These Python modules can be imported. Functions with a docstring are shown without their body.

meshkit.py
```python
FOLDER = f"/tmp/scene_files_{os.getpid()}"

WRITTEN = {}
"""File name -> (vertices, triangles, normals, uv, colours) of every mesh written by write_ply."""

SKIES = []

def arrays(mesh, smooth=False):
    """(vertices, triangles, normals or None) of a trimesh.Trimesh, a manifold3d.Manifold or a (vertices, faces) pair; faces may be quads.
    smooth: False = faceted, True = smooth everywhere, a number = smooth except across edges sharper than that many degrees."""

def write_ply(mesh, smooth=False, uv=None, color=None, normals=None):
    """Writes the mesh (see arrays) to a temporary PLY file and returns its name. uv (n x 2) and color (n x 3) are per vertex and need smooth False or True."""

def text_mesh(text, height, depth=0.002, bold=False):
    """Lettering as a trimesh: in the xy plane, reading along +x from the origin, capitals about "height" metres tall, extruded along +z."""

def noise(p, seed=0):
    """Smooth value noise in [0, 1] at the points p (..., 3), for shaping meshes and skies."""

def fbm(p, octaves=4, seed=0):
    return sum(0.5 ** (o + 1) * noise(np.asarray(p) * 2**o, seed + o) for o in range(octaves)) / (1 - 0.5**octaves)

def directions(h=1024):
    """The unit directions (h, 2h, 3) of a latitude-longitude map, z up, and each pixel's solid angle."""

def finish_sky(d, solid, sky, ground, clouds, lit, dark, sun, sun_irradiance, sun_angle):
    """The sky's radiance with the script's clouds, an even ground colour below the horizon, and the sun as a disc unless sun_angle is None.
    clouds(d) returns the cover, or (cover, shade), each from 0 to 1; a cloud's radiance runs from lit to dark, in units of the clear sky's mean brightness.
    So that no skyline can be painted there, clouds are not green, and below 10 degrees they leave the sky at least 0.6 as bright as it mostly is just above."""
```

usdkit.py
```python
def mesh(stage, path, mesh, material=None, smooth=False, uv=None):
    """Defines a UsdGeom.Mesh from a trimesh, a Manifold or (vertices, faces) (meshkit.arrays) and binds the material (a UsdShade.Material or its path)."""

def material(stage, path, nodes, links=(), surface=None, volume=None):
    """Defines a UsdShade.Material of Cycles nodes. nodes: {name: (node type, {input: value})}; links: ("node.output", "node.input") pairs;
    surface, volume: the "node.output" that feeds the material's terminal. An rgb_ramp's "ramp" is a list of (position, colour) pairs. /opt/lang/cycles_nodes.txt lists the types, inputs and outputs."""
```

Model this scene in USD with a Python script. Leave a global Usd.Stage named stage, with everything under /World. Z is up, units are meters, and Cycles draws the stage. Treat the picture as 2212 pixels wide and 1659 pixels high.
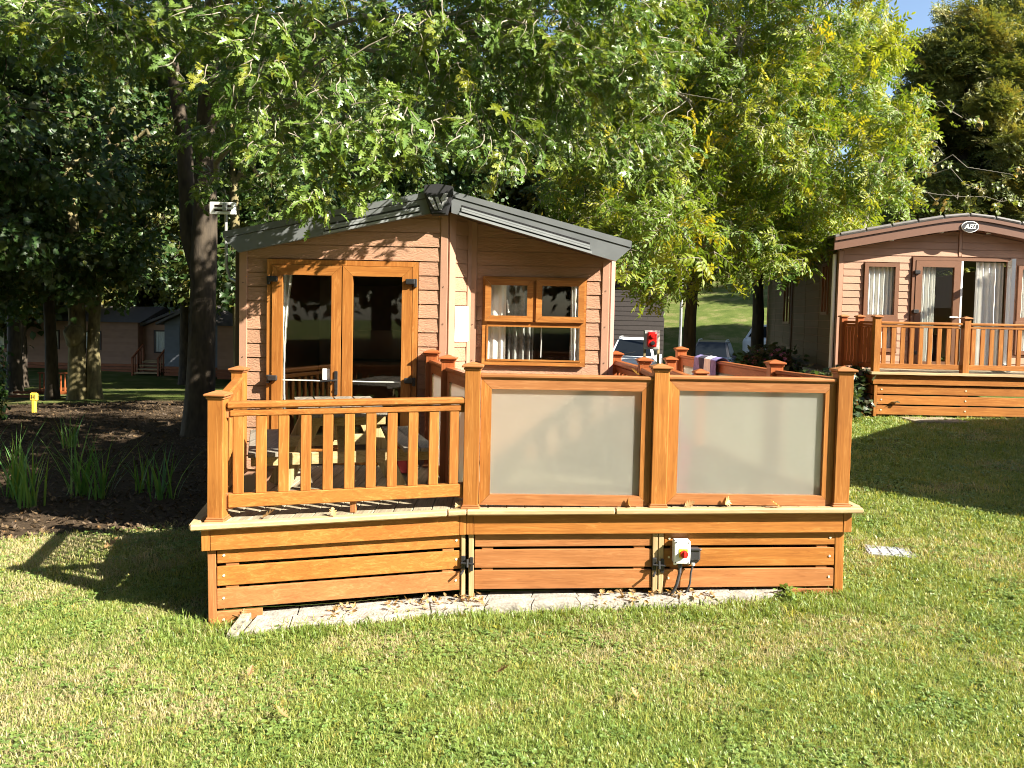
import math, random
import numpy as np
import trimesh
from scipy.interpolate import RBFInterpolator
from scipy.spatial.transform import Rotation
from shapely.geometry import Polygon, box as sbox
from pxr import Usd, UsdGeom, UsdLux, UsdShade, Gf, Sdf, Vt
import meshkit, usdkit

stage = Usd.Stage.CreateInMemory()
UsdGeom.SetStageUpAxis(stage, "Z")
UsdGeom.SetStageMetersPerUnit(stage, 1.0)
stage.DefinePrim("/World", "Xform")
stage.DefinePrim("/World/Looks", "Scope")

# ------------------------------------------------------------------ camera, sky, sun, exposure
EYE = 2.2
cam = UsdGeom.Camera.Define(stage, "/World/camera")
cam.CreateHorizontalApertureAttr(36.0)
cam.CreateVerticalApertureAttr(27.0)
cam.CreateFocalLengthAttr(36.0 * 1661 / 2212)
cam.CreateVerticalApertureOffsetAttr(-75.0 / 2212 * 36.0)
cam.CreateClippingRangeAttr(Gf.Vec2f(0.05, 800))
cam.CreateExposureAttr(2.05)
_p, _r = math.radians(2.6), math.radians(1.2)
cam.AddTransformOp().Set(Gf.Matrix4d().SetRotate(Gf.Rotation(Gf.Vec3d(0, 0, 1), math.degrees(_r)))
                         * Gf.Matrix4d().SetRotate(Gf.Rotation(Gf.Vec3d(1, 0, 0), 90 - math.degrees(_p)))
                         * Gf.Matrix4d().SetTranslate(Gf.Vec3d(0, 0, EYE)))

SUN = np.array([1.93, -1.0, 1.49]); SUN /= np.linalg.norm(SUN)
SUN_EL, SUN_ROT = math.asin(SUN[2]), math.atan2(SUN[0], SUN[1])
dome = UsdLux.DomeLight.Define(stage, "/World/sky")
dome.GetPrim().SetCustomDataByKey("kind", "structure")
sky_mat = usdkit.material(stage, "/World/Looks/sky_look", {
    "s": ("sky_texture", {"sky_type": "single_scattering", "sun_disc": False, "sun_elevation": SUN_EL, "sun_rotation": SUN_ROT, "air_density": 1.0, "aerosol_density": 1.0, "ozone_density": 1.0}),
    "b": ("background_shader", {"strength": 0.060})}, [("s.color", "b.color")], surface="b.background")
UsdShade.MaterialBindingAPI.Apply(dome.GetPrim()).Bind(sky_mat)
sun = UsdLux.DistantLight.Define(stage, "/World/sun")
sun.CreateIntensityAttr(1.25)
sun.CreateAngleAttr(0.5)
sun.CreateColorAttr(Gf.Vec3f(1.0, 0.93, 0.80))
sun.GetPrim().CreateAttribute("inputs:normalize", Sdf.ValueTypeNames.Bool).Set(True)
_z = SUN; _x = np.cross([0, 0, 1], _z); _x /= np.linalg.norm(_x); _y = np.cross(_z, _x)
sun.AddTransformOp().Set(Gf.Matrix4d(*_x, 0, *_y, 0, *_z, 0, 20, -10, 15, 1))

# ------------------------------------------------------------------ scene-graph helpers
_used = {}
def path_for(name, parent):
    base = str(parent.GetPath()) if parent is not None else "/World"
    k = (base, name)
    n = _used.get(k, 0); _used[k] = n + 1
    return f"{base}/{name}" if n == 0 else f"{base}/{name}_{n:03d}"

def tag(o, label=None, cat=None, group=None, kind=None):
    o = o.GetPrim()
    for k, v in (("label", label), ("category", cat), ("group", group), ("kind", kind)):
        if v: o.SetCustomDataByKey(k, v)
    return o

def thing(name, label, cat, loc=(0, 0, 0), rz=0.0, group=None):
    x = UsdGeom.Xform.Define(stage, path_for(name, None))
    x.AddTranslateOp().Set(Gf.Vec3d(*map(float, loc))); x.AddRotateZOp().Set(float(math.degrees(rz)))
    return tag(x, label, cat, group)

def copy_of(src, name, label, cat, loc, rz=0.0, scale=1.0, group=None):
    x = UsdGeom.Xform.Define(stage, path_for(name, None))
    x.AddTranslateOp().Set(Gf.Vec3d(*map(float, loc))); x.AddRotateZOp().Set(float(math.degrees(rz)))
    if scale != 1.0: x.AddScaleOp().Set(Gf.Vec3f(scale, scale, scale))
    p = x.GetPrim()
    p.GetReferences().AddInternalReference(src.GetPath()); p.SetInstanceable(True)
    return tag(p, label, cat, group)

def obj(name, mesh, mat, parent=None, smooth=False, label=None):
    if isinstance(mesh, MB): mesh = mesh.arrays()
    m = usdkit.mesh(stage, path_for(name, parent), mesh, mat, smooth)
    if label: m.GetPrim().SetCustomDataByKey("label", label)
    return m.GetPrim()

class MB:
    """Collects shapes into one mesh."""
    def __init__(s): s.v, s.f, s.n = [], [], 0
    def add(s, v, f):
        s.v.append(np.asarray(v, float)); s.f.append(np.asarray(f, int) + s.n); s.n += len(v); return s
    def tm(s, m): return s.add(m.vertices, m.faces)
    def arrays(s): return np.vstack(s.v), np.vstack(s.f)
    def box(s, lo, hi):
        lo, hi = np.asarray(lo, float), np.asarray(hi, float)
        return s.beam(((lo[0] + hi[0]) / 2, lo[1], (lo[2] + hi[2]) / 2), ((lo[0] + hi[0]) / 2, hi[1], (lo[2] + hi[2]) / 2), hi[0] - lo[0], hi[2] - lo[2], bevel=min(0.003, 0.2 * (hi - lo).min()))
    def beam(s, a, b, w, h, up=(0, 0, 1), bevel=0.004):
        a, b, up = (np.asarray(q, float) for q in (a, b, up))
        d = b - a; L = np.linalg.norm(d); d = d / L
        if abs(d @ up) > 0.95: up = np.array([0, 1.0, 0])
        sd = np.cross(d, up); sd /= np.linalg.norm(sd); u = np.cross(sd, d)
        w, h, c = w / 2, h / 2, min(bevel, 0.3 * min(w, h), 0.3 * L)
        ring = [(-w + c, -h), (w - c, -h), (w, -h + c), (w, h - c), (w - c, h), (-w + c, h), (-w, h - c), (-w, -h + c)]
        inner = [(x * (1 - c / w), y * (1 - c / h)) for x, y in ring]
        pts = []
        for rr, t in ((inner, 0), (ring, c), (ring, L - c), (inner, L)):
            pts += [a + d * t + sd * x + u * y for x, y in rr]
        f = []
        for k in range(3):
            for i in range(8):
                j = (i + 1) % 8; p, q = k * 8, k * 8 + 8
                f += [(p + i, q + j, p + j), (p + i, q + i, q + j)]
        for i in range(1, 7):
            f += [(0, i, i + 1), (24, 24 + i + 1, 24 + i)]
        return s.add(pts, f)
    def tube(s, pts, radii, n=8, cap=True):
        pts = np.asarray(pts, float); radii = np.broadcast_to(radii, len(pts))
        rings, t0 = [], None
        for i in range(len(pts)):
            t = pts[min(i + 1, len(pts) - 1)] - pts[max(i - 1, 0)]; t = t / (np.linalg.norm(t) + 1e-12)
            ref = np.array([0, 0, 1.0]) if abs(t[2]) < 0.9 else np.array([1.0, 0, 0])
            if t0 is None: x = np.cross(ref, t)
            else: x = x0 - t * (x0 @ t)
            x = x / (np.linalg.norm(x) + 1e-12); y = np.cross(t, x); x0, t0 = x, t
            a = np.arange(n) / n * 2 * math.pi
            rings.append(pts[i] + radii[i] * (np.cos(a)[:, None] * x + np.sin(a)[:, None] * y))
        v = np.vstack(rings); f = []
        for k in range(len(pts) - 1):
            for i in range(n):
                j = (i + 1) % n
                f += [(k * n + i, k * n + j, (k + 1) * n + j), (k * n + i, (k + 1) * n + j, (k + 1) * n + i)]
        if cap:
            e = (len(pts) - 1) * n
            for i in range(1, n - 1): f += [(0, i + 1, i), (e, e + i, e + i + 1)]
        return s.add(v, f)
    def prism(s, poly, O, U, N, depth, V=(0, 0, 1)):
        """Polygon in (u, v) extruded by depth along N from the plane at O."""
        if not isinstance(poly, Polygon): poly = Polygon(poly)
        if poly.is_empty or poly.area < 1e-6: return s
        m = trimesh.creation.extrude_polygon(poly, depth, engine="earcut")
        O, U, V, N = (np.asarray(q, float) for q in (O, U, V, N))
        v = O + m.vertices[:, :1] * U + m.vertices[:, 1:2] * V + m.vertices[:, 2:] * N
        f = m.faces if np.cross(U, V) @ N > 0 else m.faces[:, ::-1]
        return s.add(v, f)
    def frame(s, O, U, N, u0, u1, v0, v1, w, depth, bottom=None):
        """A rectangular frame of four mitred members in the plane."""
        b = w if bottom is None else bottom
        for q in ([(u0, v0), (u1, v0), (u1 - w, v0 + b), (u0 + w, v0 + b)], [(u1, v0), (u1, v1), (u1 - w, v1 - w), (u1 - w, v0 + b)],
                  [(u1, v1), (u0, v1), (u0 + w, v1 - w), (u1 - w, v1 - w)], [(u0, v1), (u0, v0), (u0 + w, v0 + b), (u0 + w, v1 - w)]):
            q = Polygon(q).buffer(-0.0006, join_style=2)
            s.prism(q, O, U, N, depth)
        return s

def hull(pts):
    return trimesh.convex.convex_hull(np.asarray(pts, float))

def lin(a, b, t): return np.asarray(a, float) + (np.asarray(b, float) - np.asarray(a, float)) * t

# ------------------------------------------------------------------ materials
def mat(name, nodes, links, surface="p.BSDF"):
    return usdkit.material(stage, "/World/Looks/" + name, nodes, links, surface=surface)

def plain(name, color, rough=0.5, var=0.12, scale=6.0, bump=0.0, bscale=60.0, metallic=0.0, spec=0.5, stretch=(1, 1, 1)):
    c = np.array(color)
    nodes = {"g": ("geometry", {}), "m": ("mapping", {"scale": stretch}),
             "n": ("noise_texture", {"scale": scale, "detail": 6.0, "roughness": 0.65}),
             "r": ("rgb_ramp", {"ramp": [(0.25, tuple(c * (1 - var * 1.6))), (0.5, tuple(c)), (0.75, tuple(np.minimum(c * (1 + var * 1.4), 1)))]}),
             "p": ("principled_bsdf", {"roughness": rough, "metallic": metallic, "specular_ior_level": spec})}
    links = [("g.position", "m.vector"), ("m.vector", "n.vector"), ("n.fac", "r.fac"), ("r.color", "p.base_color")]
    if bump:
        nodes["n2"] = ("noise_texture", {"scale": bscale, "detail": 4.0}); nodes["b"] = ("bump", {"strength": bump, "distance": 0.01})
        links += [("m.vector", "n2.vector"), ("n2.fac", "b.height"), ("b.normal", "p.normal")]
    return mat(name, nodes, links)

def wood(name, axis, dark, mid, light, rough=0.42, grain=1.0, bump=0.25, spec=0.35, fade=0.0):
    """Printed or sawn grain that runs along the axis; each board has its own offset."""
    sc = [26.0, 26.0, 26.0]; sc["xyz".index(axis)] = 1.5
    fine = [170.0, 170.0, 170.0]; fine["xyz".index(axis)] = 5.0
    nodes = {"g": ("geometry", {}), "oi": ("object_info", {}), "o": ("vector_math", {"math_type": "scale", "vector1": (37.0, 11.0, 53.0)}),
             "a": ("vector_math", {"math_type": "add"}),
             "m": ("mapping", {"scale": tuple(sc)}), "mf": ("mapping", {"scale": tuple(fine)}),
             "n": ("noise_texture", {"scale": 1.0, "detail": 3.0, "roughness": 0.55, "distortion": 1.3}),
             "w": ("math", {"math_type": "multiply", "value2": 5.0}), "fr": ("math", {"math_type": "pingpong", "value2": 1.0}),
             "nf": ("noise_texture", {"scale": 1.0, "detail": 3.0}), "big": ("noise_texture", {"scale": 2.3, "detail": 3.0}),
             "r": ("rgb_ramp", {"ramp": [(0.0, light), (0.22, mid), (0.7, mid), (1.0, dark)]}),
             "r2": ("rgb_ramp", {"ramp": [(0.3, (0.86, 0.85, 0.84)), (0.7, (1.08, 1.08, 1.08))]}),
             "r3": ("rgb_ramp", {"ramp": [(0.3, (0.86, 0.84, 0.82)), (0.75, (1.08, 1.10, 1.12))]}),
             "x1": ("mix", {"mix_type": "multiply", "fac": grain}), "x2": ("mix", {"mix_type": "multiply", "fac": 1.0}),
             "rv": ("rgb_ramp", {"ramp": [(0.0, (0.86, 0.84, 0.82)), (1.0, (1.06, 1.06, 1.06))]}), "x3": ("mix", {"mix_type": "multiply", "fac": 1.0}),
             "b": ("bump", {"strength": bump, "distance": 0.002}), "p": ("principled_bsdf", {"roughness": rough, "specular_ior_level": spec})}
    links = [("oi.random", "o.scale"), ("o.vector", "a.vector1"), ("g.position", "a.vector2"), ("a.vector", "m.vector"), ("a.vector", "mf.vector"), ("a.vector", "big.vector"),
             ("m.vector", "n.vector"), ("n.fac", "w.value1"), ("w.value", "fr.value1"), ("fr.value", "r.fac"), ("mf.vector", "nf.vector"), ("nf.fac", "r2.fac"), ("big.fac", "r3.fac"),
             ("r.color", "x1.color1"), ("r2.color", "x1.color2"), ("x1.color", "x2.color1"), ("r3.color", "x2.color2"), ("oi.random", "rv.fac"), ("x2.color", "x3.color1"), ("rv.color", "x3.color2"),
             ("x3.color", "p.base_color"), ("nf.fac", "b.height"), ("b.normal", "p.normal")]
    return mat(name, nodes, links)

OAK = dict(dark=(0.265, 0.096, 0.021), mid=(0.318, 0.124, 0.027), light=(0.40, 0.175, 0.046))
oak_x = wood("golden_oak_x", "x", **OAK); oak_y = wood("golden_oak_y", "y", **OAK); oak_z = wood("golden_oak_z", "z", **OAK)
OAKB = dict(dark=(0.265, 0.104, 0.036), mid=(0.315, 0.130, 0.046), light=(0.375, 0.172, 0.068))
oakb_x = wood("russet_oak_x", "x", **OAKB); oakb_z = wood("russet_oak_z", "z", **OAKB); oakb_y = wood("russet_oak_y", "y", **OAKB)
ORED = dict(dark=(0.24, 0.065, 0.018), mid=(0.30, 0.085, 0.025), light=(0.36, 0.12, 0.04))
red_x = wood("red_oak_x", "x", **ORED); red_y = wood("red_oak_y", "y", **ORED); red_z = wood("red_oak_z", "z", **ORED)
WORN = dict(dark=(0.20, 0.17, 0.115), mid=(0.29, 0.25, 0.175), light=(0.36, 0.32, 0.24))
deck_y = wood("weathered_deck_y", "y", rough=0.75, spec=0.2, **WORN); deck_x = wood("weathered_deck_x", "x", rough=0.75, spec=0.2, **WORN)
PINE = dict(dark=(0.26, 0.19, 0.09), mid=(0.38, 0.30, 0.15), light=(0.46, 0.38, 0.21))
pine_x = wood("treated_pine_x", "x", rough=0.7, spec=0.2, **PINE); pine_y = wood("treated_pine_y", "y", rough=0.7, spec=0.2, **PINE); pine_z = wood("treated_pine_z", "z", rough=0.7, spec=0.2, **PINE)
GREYW = dict(dark=(0.13, 0.12, 0.095), mid=(0.21, 0.19, 0.155), light=(0.29, 0.27, 0.23))
grey_y = wood("grey_board_y", "y", rough=0.8, spec=0.2, **GREYW)
beige_x = wood("beige_trim_x", "x", (0.37, 0.26, 0.135), (0.43, 0.31, 0.165), (0.49, 0.36, 0.205), rough=0.6); beige_y = wood("beige_trim_y", "y", (0.37, 0.26, 0.135), (0.43, 0.31, 0.165), (0.49, 0.36, 0.205), rough=0.6)
beige_z = wood("beige_batten_z", "z", (0.36, 0.25, 0.125), (0.42, 0.30, 0.155), (0.48, 0.36, 0.20), rough=0.6)

def cladding(name, color, axis="x", emboss=0.9):
    c = np.array(color)
    sc = [55.0, 55.0, 55.0]; sc["xyz".index(axis)] = 9.0
    nodes = {"g": ("geometry", {}), "oi": ("object_info", {}), "o": ("vector_math", {"math_type": "scale", "vector1": (13.0, 41.0, 29.0)}), "a": ("vector_math", {"math_type": "add"}),
             "m": ("mapping", {"scale": tuple(sc)}), "n": ("noise_texture", {"scale": 0.8, "detail": 3.0, "roughness": 0.6, "distortion": 1.6}),
             "w": ("math", {"math_type": "multiply", "value2": 6.0}), "fr": ("math", {"math_type": "pingpong", "value2": 1.0}),
             "big": ("noise_texture", {"scale": 3.0, "detail": 4.0}), "r": ("rgb_ramp", {"ramp": [(0.3, tuple(c * 0.9)), (0.7, tuple(c * 1.08))]}),
             "rv": ("rgb_ramp", {"ramp": [(0.0, (0.93, 0.92, 0.91)), (1.0, (1.05, 1.05, 1.05))]}), "x": ("mix", {"mix_type": "multiply", "fac": 1.0}),
             "b": ("bump", {"strength": emboss, "distance": 0.004}), "p": ("principled_bsdf", {"roughness": 0.62, "specular_ior_level": 0.3})}
    links = [("oi.random", "o.scale"), ("o.vector", "a.vector1"), ("g.position", "a.vector2"), ("a.vector", "m.vector"), ("m.vector", "n.vector"), ("n.fac", "w.value1"), ("w.value", "fr.value1"),
             ("a.vector", "big.vector"), ("big.fac", "r.fac"), ("r.color", "x.color1"), ("oi.random", "rv.fac"), ("rv.color", "x.color2"), ("x.color", "p.base_color"), ("fr.value", "b.height"), ("b.normal", "p.normal")]
    return mat(name, nodes, links)

clad = cladding("brown_cladding", (0.355, 0.198, 0.122), emboss=0.75)
clad_far = cladding("brown_cladding_far", (0.35, 0.20, 0.13), emboss=0.3)
clad_grey = cladding("grey_blue_cladding", (0.16, 0.175, 0.20), emboss=0.4)
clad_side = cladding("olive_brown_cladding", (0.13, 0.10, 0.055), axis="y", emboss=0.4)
trim_brown = plain("brown_trim", (0.335, 0.186, 0.12), 0.5, 0.05)
trim_pink = plain("pinkish_trim", (0.36, 0.19, 0.155), 0.45, 0.05)
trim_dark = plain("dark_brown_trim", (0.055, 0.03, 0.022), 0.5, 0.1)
fascia_grey = plain("slate_grey_moulding", (0.125, 0.134, 0.137), 0.38, 0.10, 5.0)
fascia_light = plain("light_grey_moulding", (0.24, 0.255, 0.26), 0.35, 0.08, 5.0)
fascia_black = plain("black_groove", (0.012, 0.012, 0.013), 0.5, 0.05)
fascia_brown = plain("brown_moulding", (0.13, 0.062, 0.038), 0.4, 0.06)
roof_dark = plain("roof_sheet_dark", (0.06, 0.06, 0.062), 0.6, 0.15, 3.0)
roof_far = plain("roof_tile_grey", (0.11, 0.10, 0.095), 0.7, 0.2, 8.0)
frame_brown = plain("brown_upvc", (0.15, 0.068, 0.035), 0.4, 0.06)
black_metal = plain("black_metal", (0.018, 0.018, 0.019), 0.4, 0.1)
black_plastic = plain("black_plastic", (0.03, 0.03, 0.033), 0.38, 0.1)
white_plastic = plain("white_plastic", (0.78, 0.78, 0.76), 0.35, 0.03)
white_paper = plain("white_laminate", (0.85, 0.85, 0.84), 0.4, 0.02)
print_grey = plain("grey_print", (0.25, 0.25, 0.26), 0.6, 0.02)
silver = plain("silver_badge", (0.75, 0.76, 0.77), 0.25, 0.03, metallic=0.7)
steel = plain("galvanised_steel", (0.42, 0.43, 0.43), 0.45, 0.1, metallic=0.6)
screw_mat = plain("pale_screw_head", (0.70, 0.62, 0.46), 0.4, 0.05)
red_plastic = plain("red_plastic", (0.62, 0.018, 0.015), 0.3, 0.05)
yellow_plastic = plain("yellow_plastic", (0.80, 0.55, 0.03), 0.4, 0.05)
yellow_paint = plain("yellow_concrete", (0.72, 0.50, 0.05), 0.6, 0.12, 12.0)
rubber = plain("black_rubber", (0.02, 0.02, 0.022), 0.7, 0.1)
cable_grey = plain("dark_grey_cable", (0.045, 0.045, 0.05), 0.5, 0.1)
curtain_white = plain("white_curtain", (0.80, 0.79, 0.74), 0.9, 0.04)
curtain_grey = plain("grey_patterned_curtain", (0.30, 0.30, 0.28), 0.9, 0.5, 14.0)
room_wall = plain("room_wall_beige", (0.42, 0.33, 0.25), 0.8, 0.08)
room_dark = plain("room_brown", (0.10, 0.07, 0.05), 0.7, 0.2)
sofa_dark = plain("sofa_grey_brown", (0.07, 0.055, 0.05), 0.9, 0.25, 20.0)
stone = plain("pale_slab", (0.31, 0.28, 0.24), 0.85, 0.32, 11.0, bump=0.9, bscale=55.0)
stone_moss = plain("mossy_kerbstone", (0.26, 0.24, 0.18), 0.9, 0.6, 14.0, bump=1.0, bscale=45.0)
cover_grey = plain("manhole_grey", (0.29, 0.30, 0.31), 0.7, 0.4, 14.0, bump=0.5)
tub_shell = plain("white_tub_shell", (0.80, 0.82, 0.82), 0.3, 0.04)
tub_side = plain("grey_tub_cabinet", (0.30, 0.31, 0.30), 0.6, 0.1)
pink_float = plain("pink_inflatable", (0.75, 0.07, 0.25), 0.35, 0.05)
towel_purple = plain("purple_towel", (0.22, 0.19, 0.42), 0.95, 0.2, 12.0, bump=0.5, bscale=200.0)
towel_white = plain("white_towel", (0.78, 0.76, 0.80), 0.95, 0.08, 12.0, bump=0.5, bscale=200.0)
towel_dark = plain("navy_print", (0.035, 0.035, 0.07), 0.95, 0.2, 12.0)
car_white = plain("white_car_paint", (0.78, 0.79, 0.79), 0.25, 0.03)
car_dark = plain("dark_blue_car_paint", (0.012, 0.018, 0.035), 0.15, 0.05)
car_glass = plain("tinted_car_glass", (0.008, 0.01, 0.012), 0.08, 0.02, spec=0.25)
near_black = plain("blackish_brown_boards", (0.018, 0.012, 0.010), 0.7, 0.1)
lamp_glass = plain("headlamp_glass", (0.65, 0.67, 0.7), 0.15, 0.05)

pane = mat("window_pane", {"t": ("transparent_bsdf", {"color": (0.92, 0.93, 0.92)}), "gl": ("glossy_bsdf", {"color": (0.95, 0.95, 0.95), "roughness": 0.02}), "f": ("layer_weight", {"blend": 0.5}), "pw": ("math", {"math_type": "power", "value2": 5.0}), "sc": ("math", {"math_type": "multiply_add", "value2": 0.6, "value3": 0.035}),
                           "m": ("mix_closure", {})}, [("f.facing", "pw.value1"), ("pw.value", "sc.value1"), ("sc.value", "m.fac"), ("t.BSDF", "m.closure1"), ("gl.BSDF", "m.closure2")], surface="m.closure")
frosted = mat("frosted_glass", {
    "g": ("geometry", {}), "n": ("noise_texture", {"scale": 40.0, "detail": 6.0, "roughness": 0.8}), "mp": ("mapping", {"scale": (0.4, 1.0, 1.0)}),
    "r": ("rgb_ramp", {"ramp": [(0.3, (0.40, 0.395, 0.35)), (0.68, (0.44, 0.435, 0.39)), (0.80, (0.62, 0.62, 0.6))]}), "d": ("diffuse_bsdf", {}), "t": ("translucent_bsdf", {"color": (0.55, 0.56, 0.52)}),
    "rf": ("refraction_bsdf", {"color": (0.88, 0.89, 0.85), "roughness": 0.31, "IOR": 1.15}), "gl": ("glossy_bsdf", {"color": (0.9, 0.9, 0.9), "roughness": 0.35}),
    "m1": ("mix_closure", {"fac": 0.30}), "m2": ("mix_closure", {"fac": 0.60}), "m3": ("mix_closure", {"fac": 0.05})},
    [("g.position", "mp.vector"), ("mp.vector", "n.vector"), ("n.fac", "r.fac"), ("r.color", "d.color"), ("d.BSDF", "m1.closure1"), ("t.BSDF", "m1.closure2"),
     ("m1.closure", "m2.closure1"), ("rf.BSDF", "m2.closure2"), ("m2.closure", "m3.closure1"), ("gl.BSDF", "m3.closure2")], surface="m3.closure")

def leaf_mat(name, a, b, c, rough=0.38, trans=0.32, spec=0.5):
    """Leaves: hue differs from spray to spray, light passes through."""
    nodes = {"oi": ("object_info", {}), "ri": ("geometry", {}), "ad": ("math", {"math_type": "add"}), "frc": ("math", {"math_type": "fraction"}),
             "r": ("rgb_ramp", {"ramp": [(0.0, a), (0.5, b), (0.94, c), (1.0, tuple(np.array(c) * (1.4, 1.1, 0.7)))]}),
             "tr": ("mix", {"mix_type": "multiply", "fac": 1.0, "color2": (1.9, 1.7, 0.8)}),
             "p": ("principled_bsdf", {"roughness": rough, "specular_ior_level": spec}), "t": ("translucent_bsdf", {}), "m": ("mix_closure", {"fac": trans})}
    links = [("oi.random", "ad.value1"), ("ri.random_per_island", "ad.value2"), ("ad.value", "frc.value1"), ("frc.value", "r.fac"), ("r.color", "p.base_color"), ("r.color", "tr.color1"), ("tr.color", "t.color"),
             ("p.BSDF", "m.closure1"), ("t.BSDF", "m.closure2")]
    return mat(name, nodes, links, surface="m.closure")

oak_leaf = leaf_mat("oak_leaf", (0.058, 0.112, 0.020), (0.095, 0.158, 0.026), (0.150, 0.20, 0.036), rough=0.36, spec=0.42, trans=0.28)
ash_leaf = leaf_mat("ash_leaf", (0.070, 0.135, 0.018), (0.135, 0.20, 0.020), (0.25, 0.265, 0.026), rough=0.5, trans=0.32, spec=0.35)
dark_leaf = leaf_mat("woodland_leaf", (0.025, 0.060, 0.016), (0.045, 0.090, 0.020), (0.085, 0.11, 0.024), rough=0.45, trans=0.3)
far_leaf = leaf_mat("far_woodland_leaf", (0.045, 0.075, 0.018), (0.085, 0.11, 0.022), (0.16, 0.14, 0.03), rough=0.5, trans=0.3)
yew_leaf = leaf_mat("yew_needle", (0.10, 0.135, 0.030), (0.155, 0.175, 0.036), (0.215, 0.20, 0.046), rough=0.55, trans=0.2)
sparse_leaf = leaf_mat("beech_leaf", (0.09, 0.13, 0.02), (0.13, 0.16, 0.025), (0.20, 0.16, 0.04), rough=0.45, trans=0.35)
ivy_leaf = leaf_mat("ivy_leaf", (0.02, 0.055, 0.012), (0.035, 0.085, 0.018), (0.06, 0.11, 0.02), rough=0.3, trans=0.15)
iris_leaf = leaf_mat("iris_blade", (0.08, 0.20, 0.05), (0.12, 0.26, 0.06), (0.20, 0.31, 0.06), rough=0.4, trans=0.3)
bush_leaf = leaf_mat("shrub_leaf", (0.03, 0.06, 0.02), (0.05, 0.08, 0.025), (0.08, 0.05, 0.035), rough=0.45)
petal_pink = plain("pink_petal", (0.45, 0.14, 0.24), 0.6, 0.2); petal_red = plain("red_petal", (0.65, 0.02, 0.02), 0.5, 0.1); petal_white = plain("white_petal", (0.8, 0.8, 0.78), 0.6, 0.05)
dry_leaf = leaf_mat("fallen_dry_leaf", (0.20, 0.115, 0.045), (0.30, 0.19, 0.075), (0.45, 0.31, 0.13), rough=0.6, trans=0.2)
litter_leaf = leaf_mat("leaf_litter", (0.045, 0.028, 0.015), (0.075, 0.048, 0.025), (0.13, 0.085, 0.04), rough=0.7, trans=0.1)
grass_green = leaf_mat("grass_green", (0.115, 0.185, 0.032), (0.17, 0.24, 0.045), (0.24, 0.285, 0.068), rough=0.45, trans=0.3)
grass_lime = leaf_mat("grass_lime", (0.20, 0.25, 0.055), (0.27, 0.30, 0.08), (0.345, 0.335, 0.115), rough=0.5, trans=0.3)
grass_straw = leaf_mat("grass_straw", (0.27, 0.235, 0.12), (0.37, 0.32, 0.17), (0.46, 0.40, 0.23), rough=0.6, trans=0.25)
clover_leaf = leaf_mat("clover_leaf", (0.11, 0.185, 0.042), (0.155, 0.235, 0.055), (0.21, 0.275, 0.07), rough=0.45, trans=0.3)
bark = plain("dark_bark", (0.05, 0.037, 0.024), 0.9, 0.45, 9.0, bump=1.0, bscale=16.0, stretch=(1, 1, 0.3))
bark_moss = plain("mossy_bark", (0.15, 0.125, 0.055), 0.9, 0.5, 7.0, bump=1.0, bscale=16.0, stretch=(1, 1, 0.4))
bark_pale = plain("pale_bark", (0.24, 0.21, 0.16), 0.8, 0.3, 12.0, bump=0.6, bscale=25.0)

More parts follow.
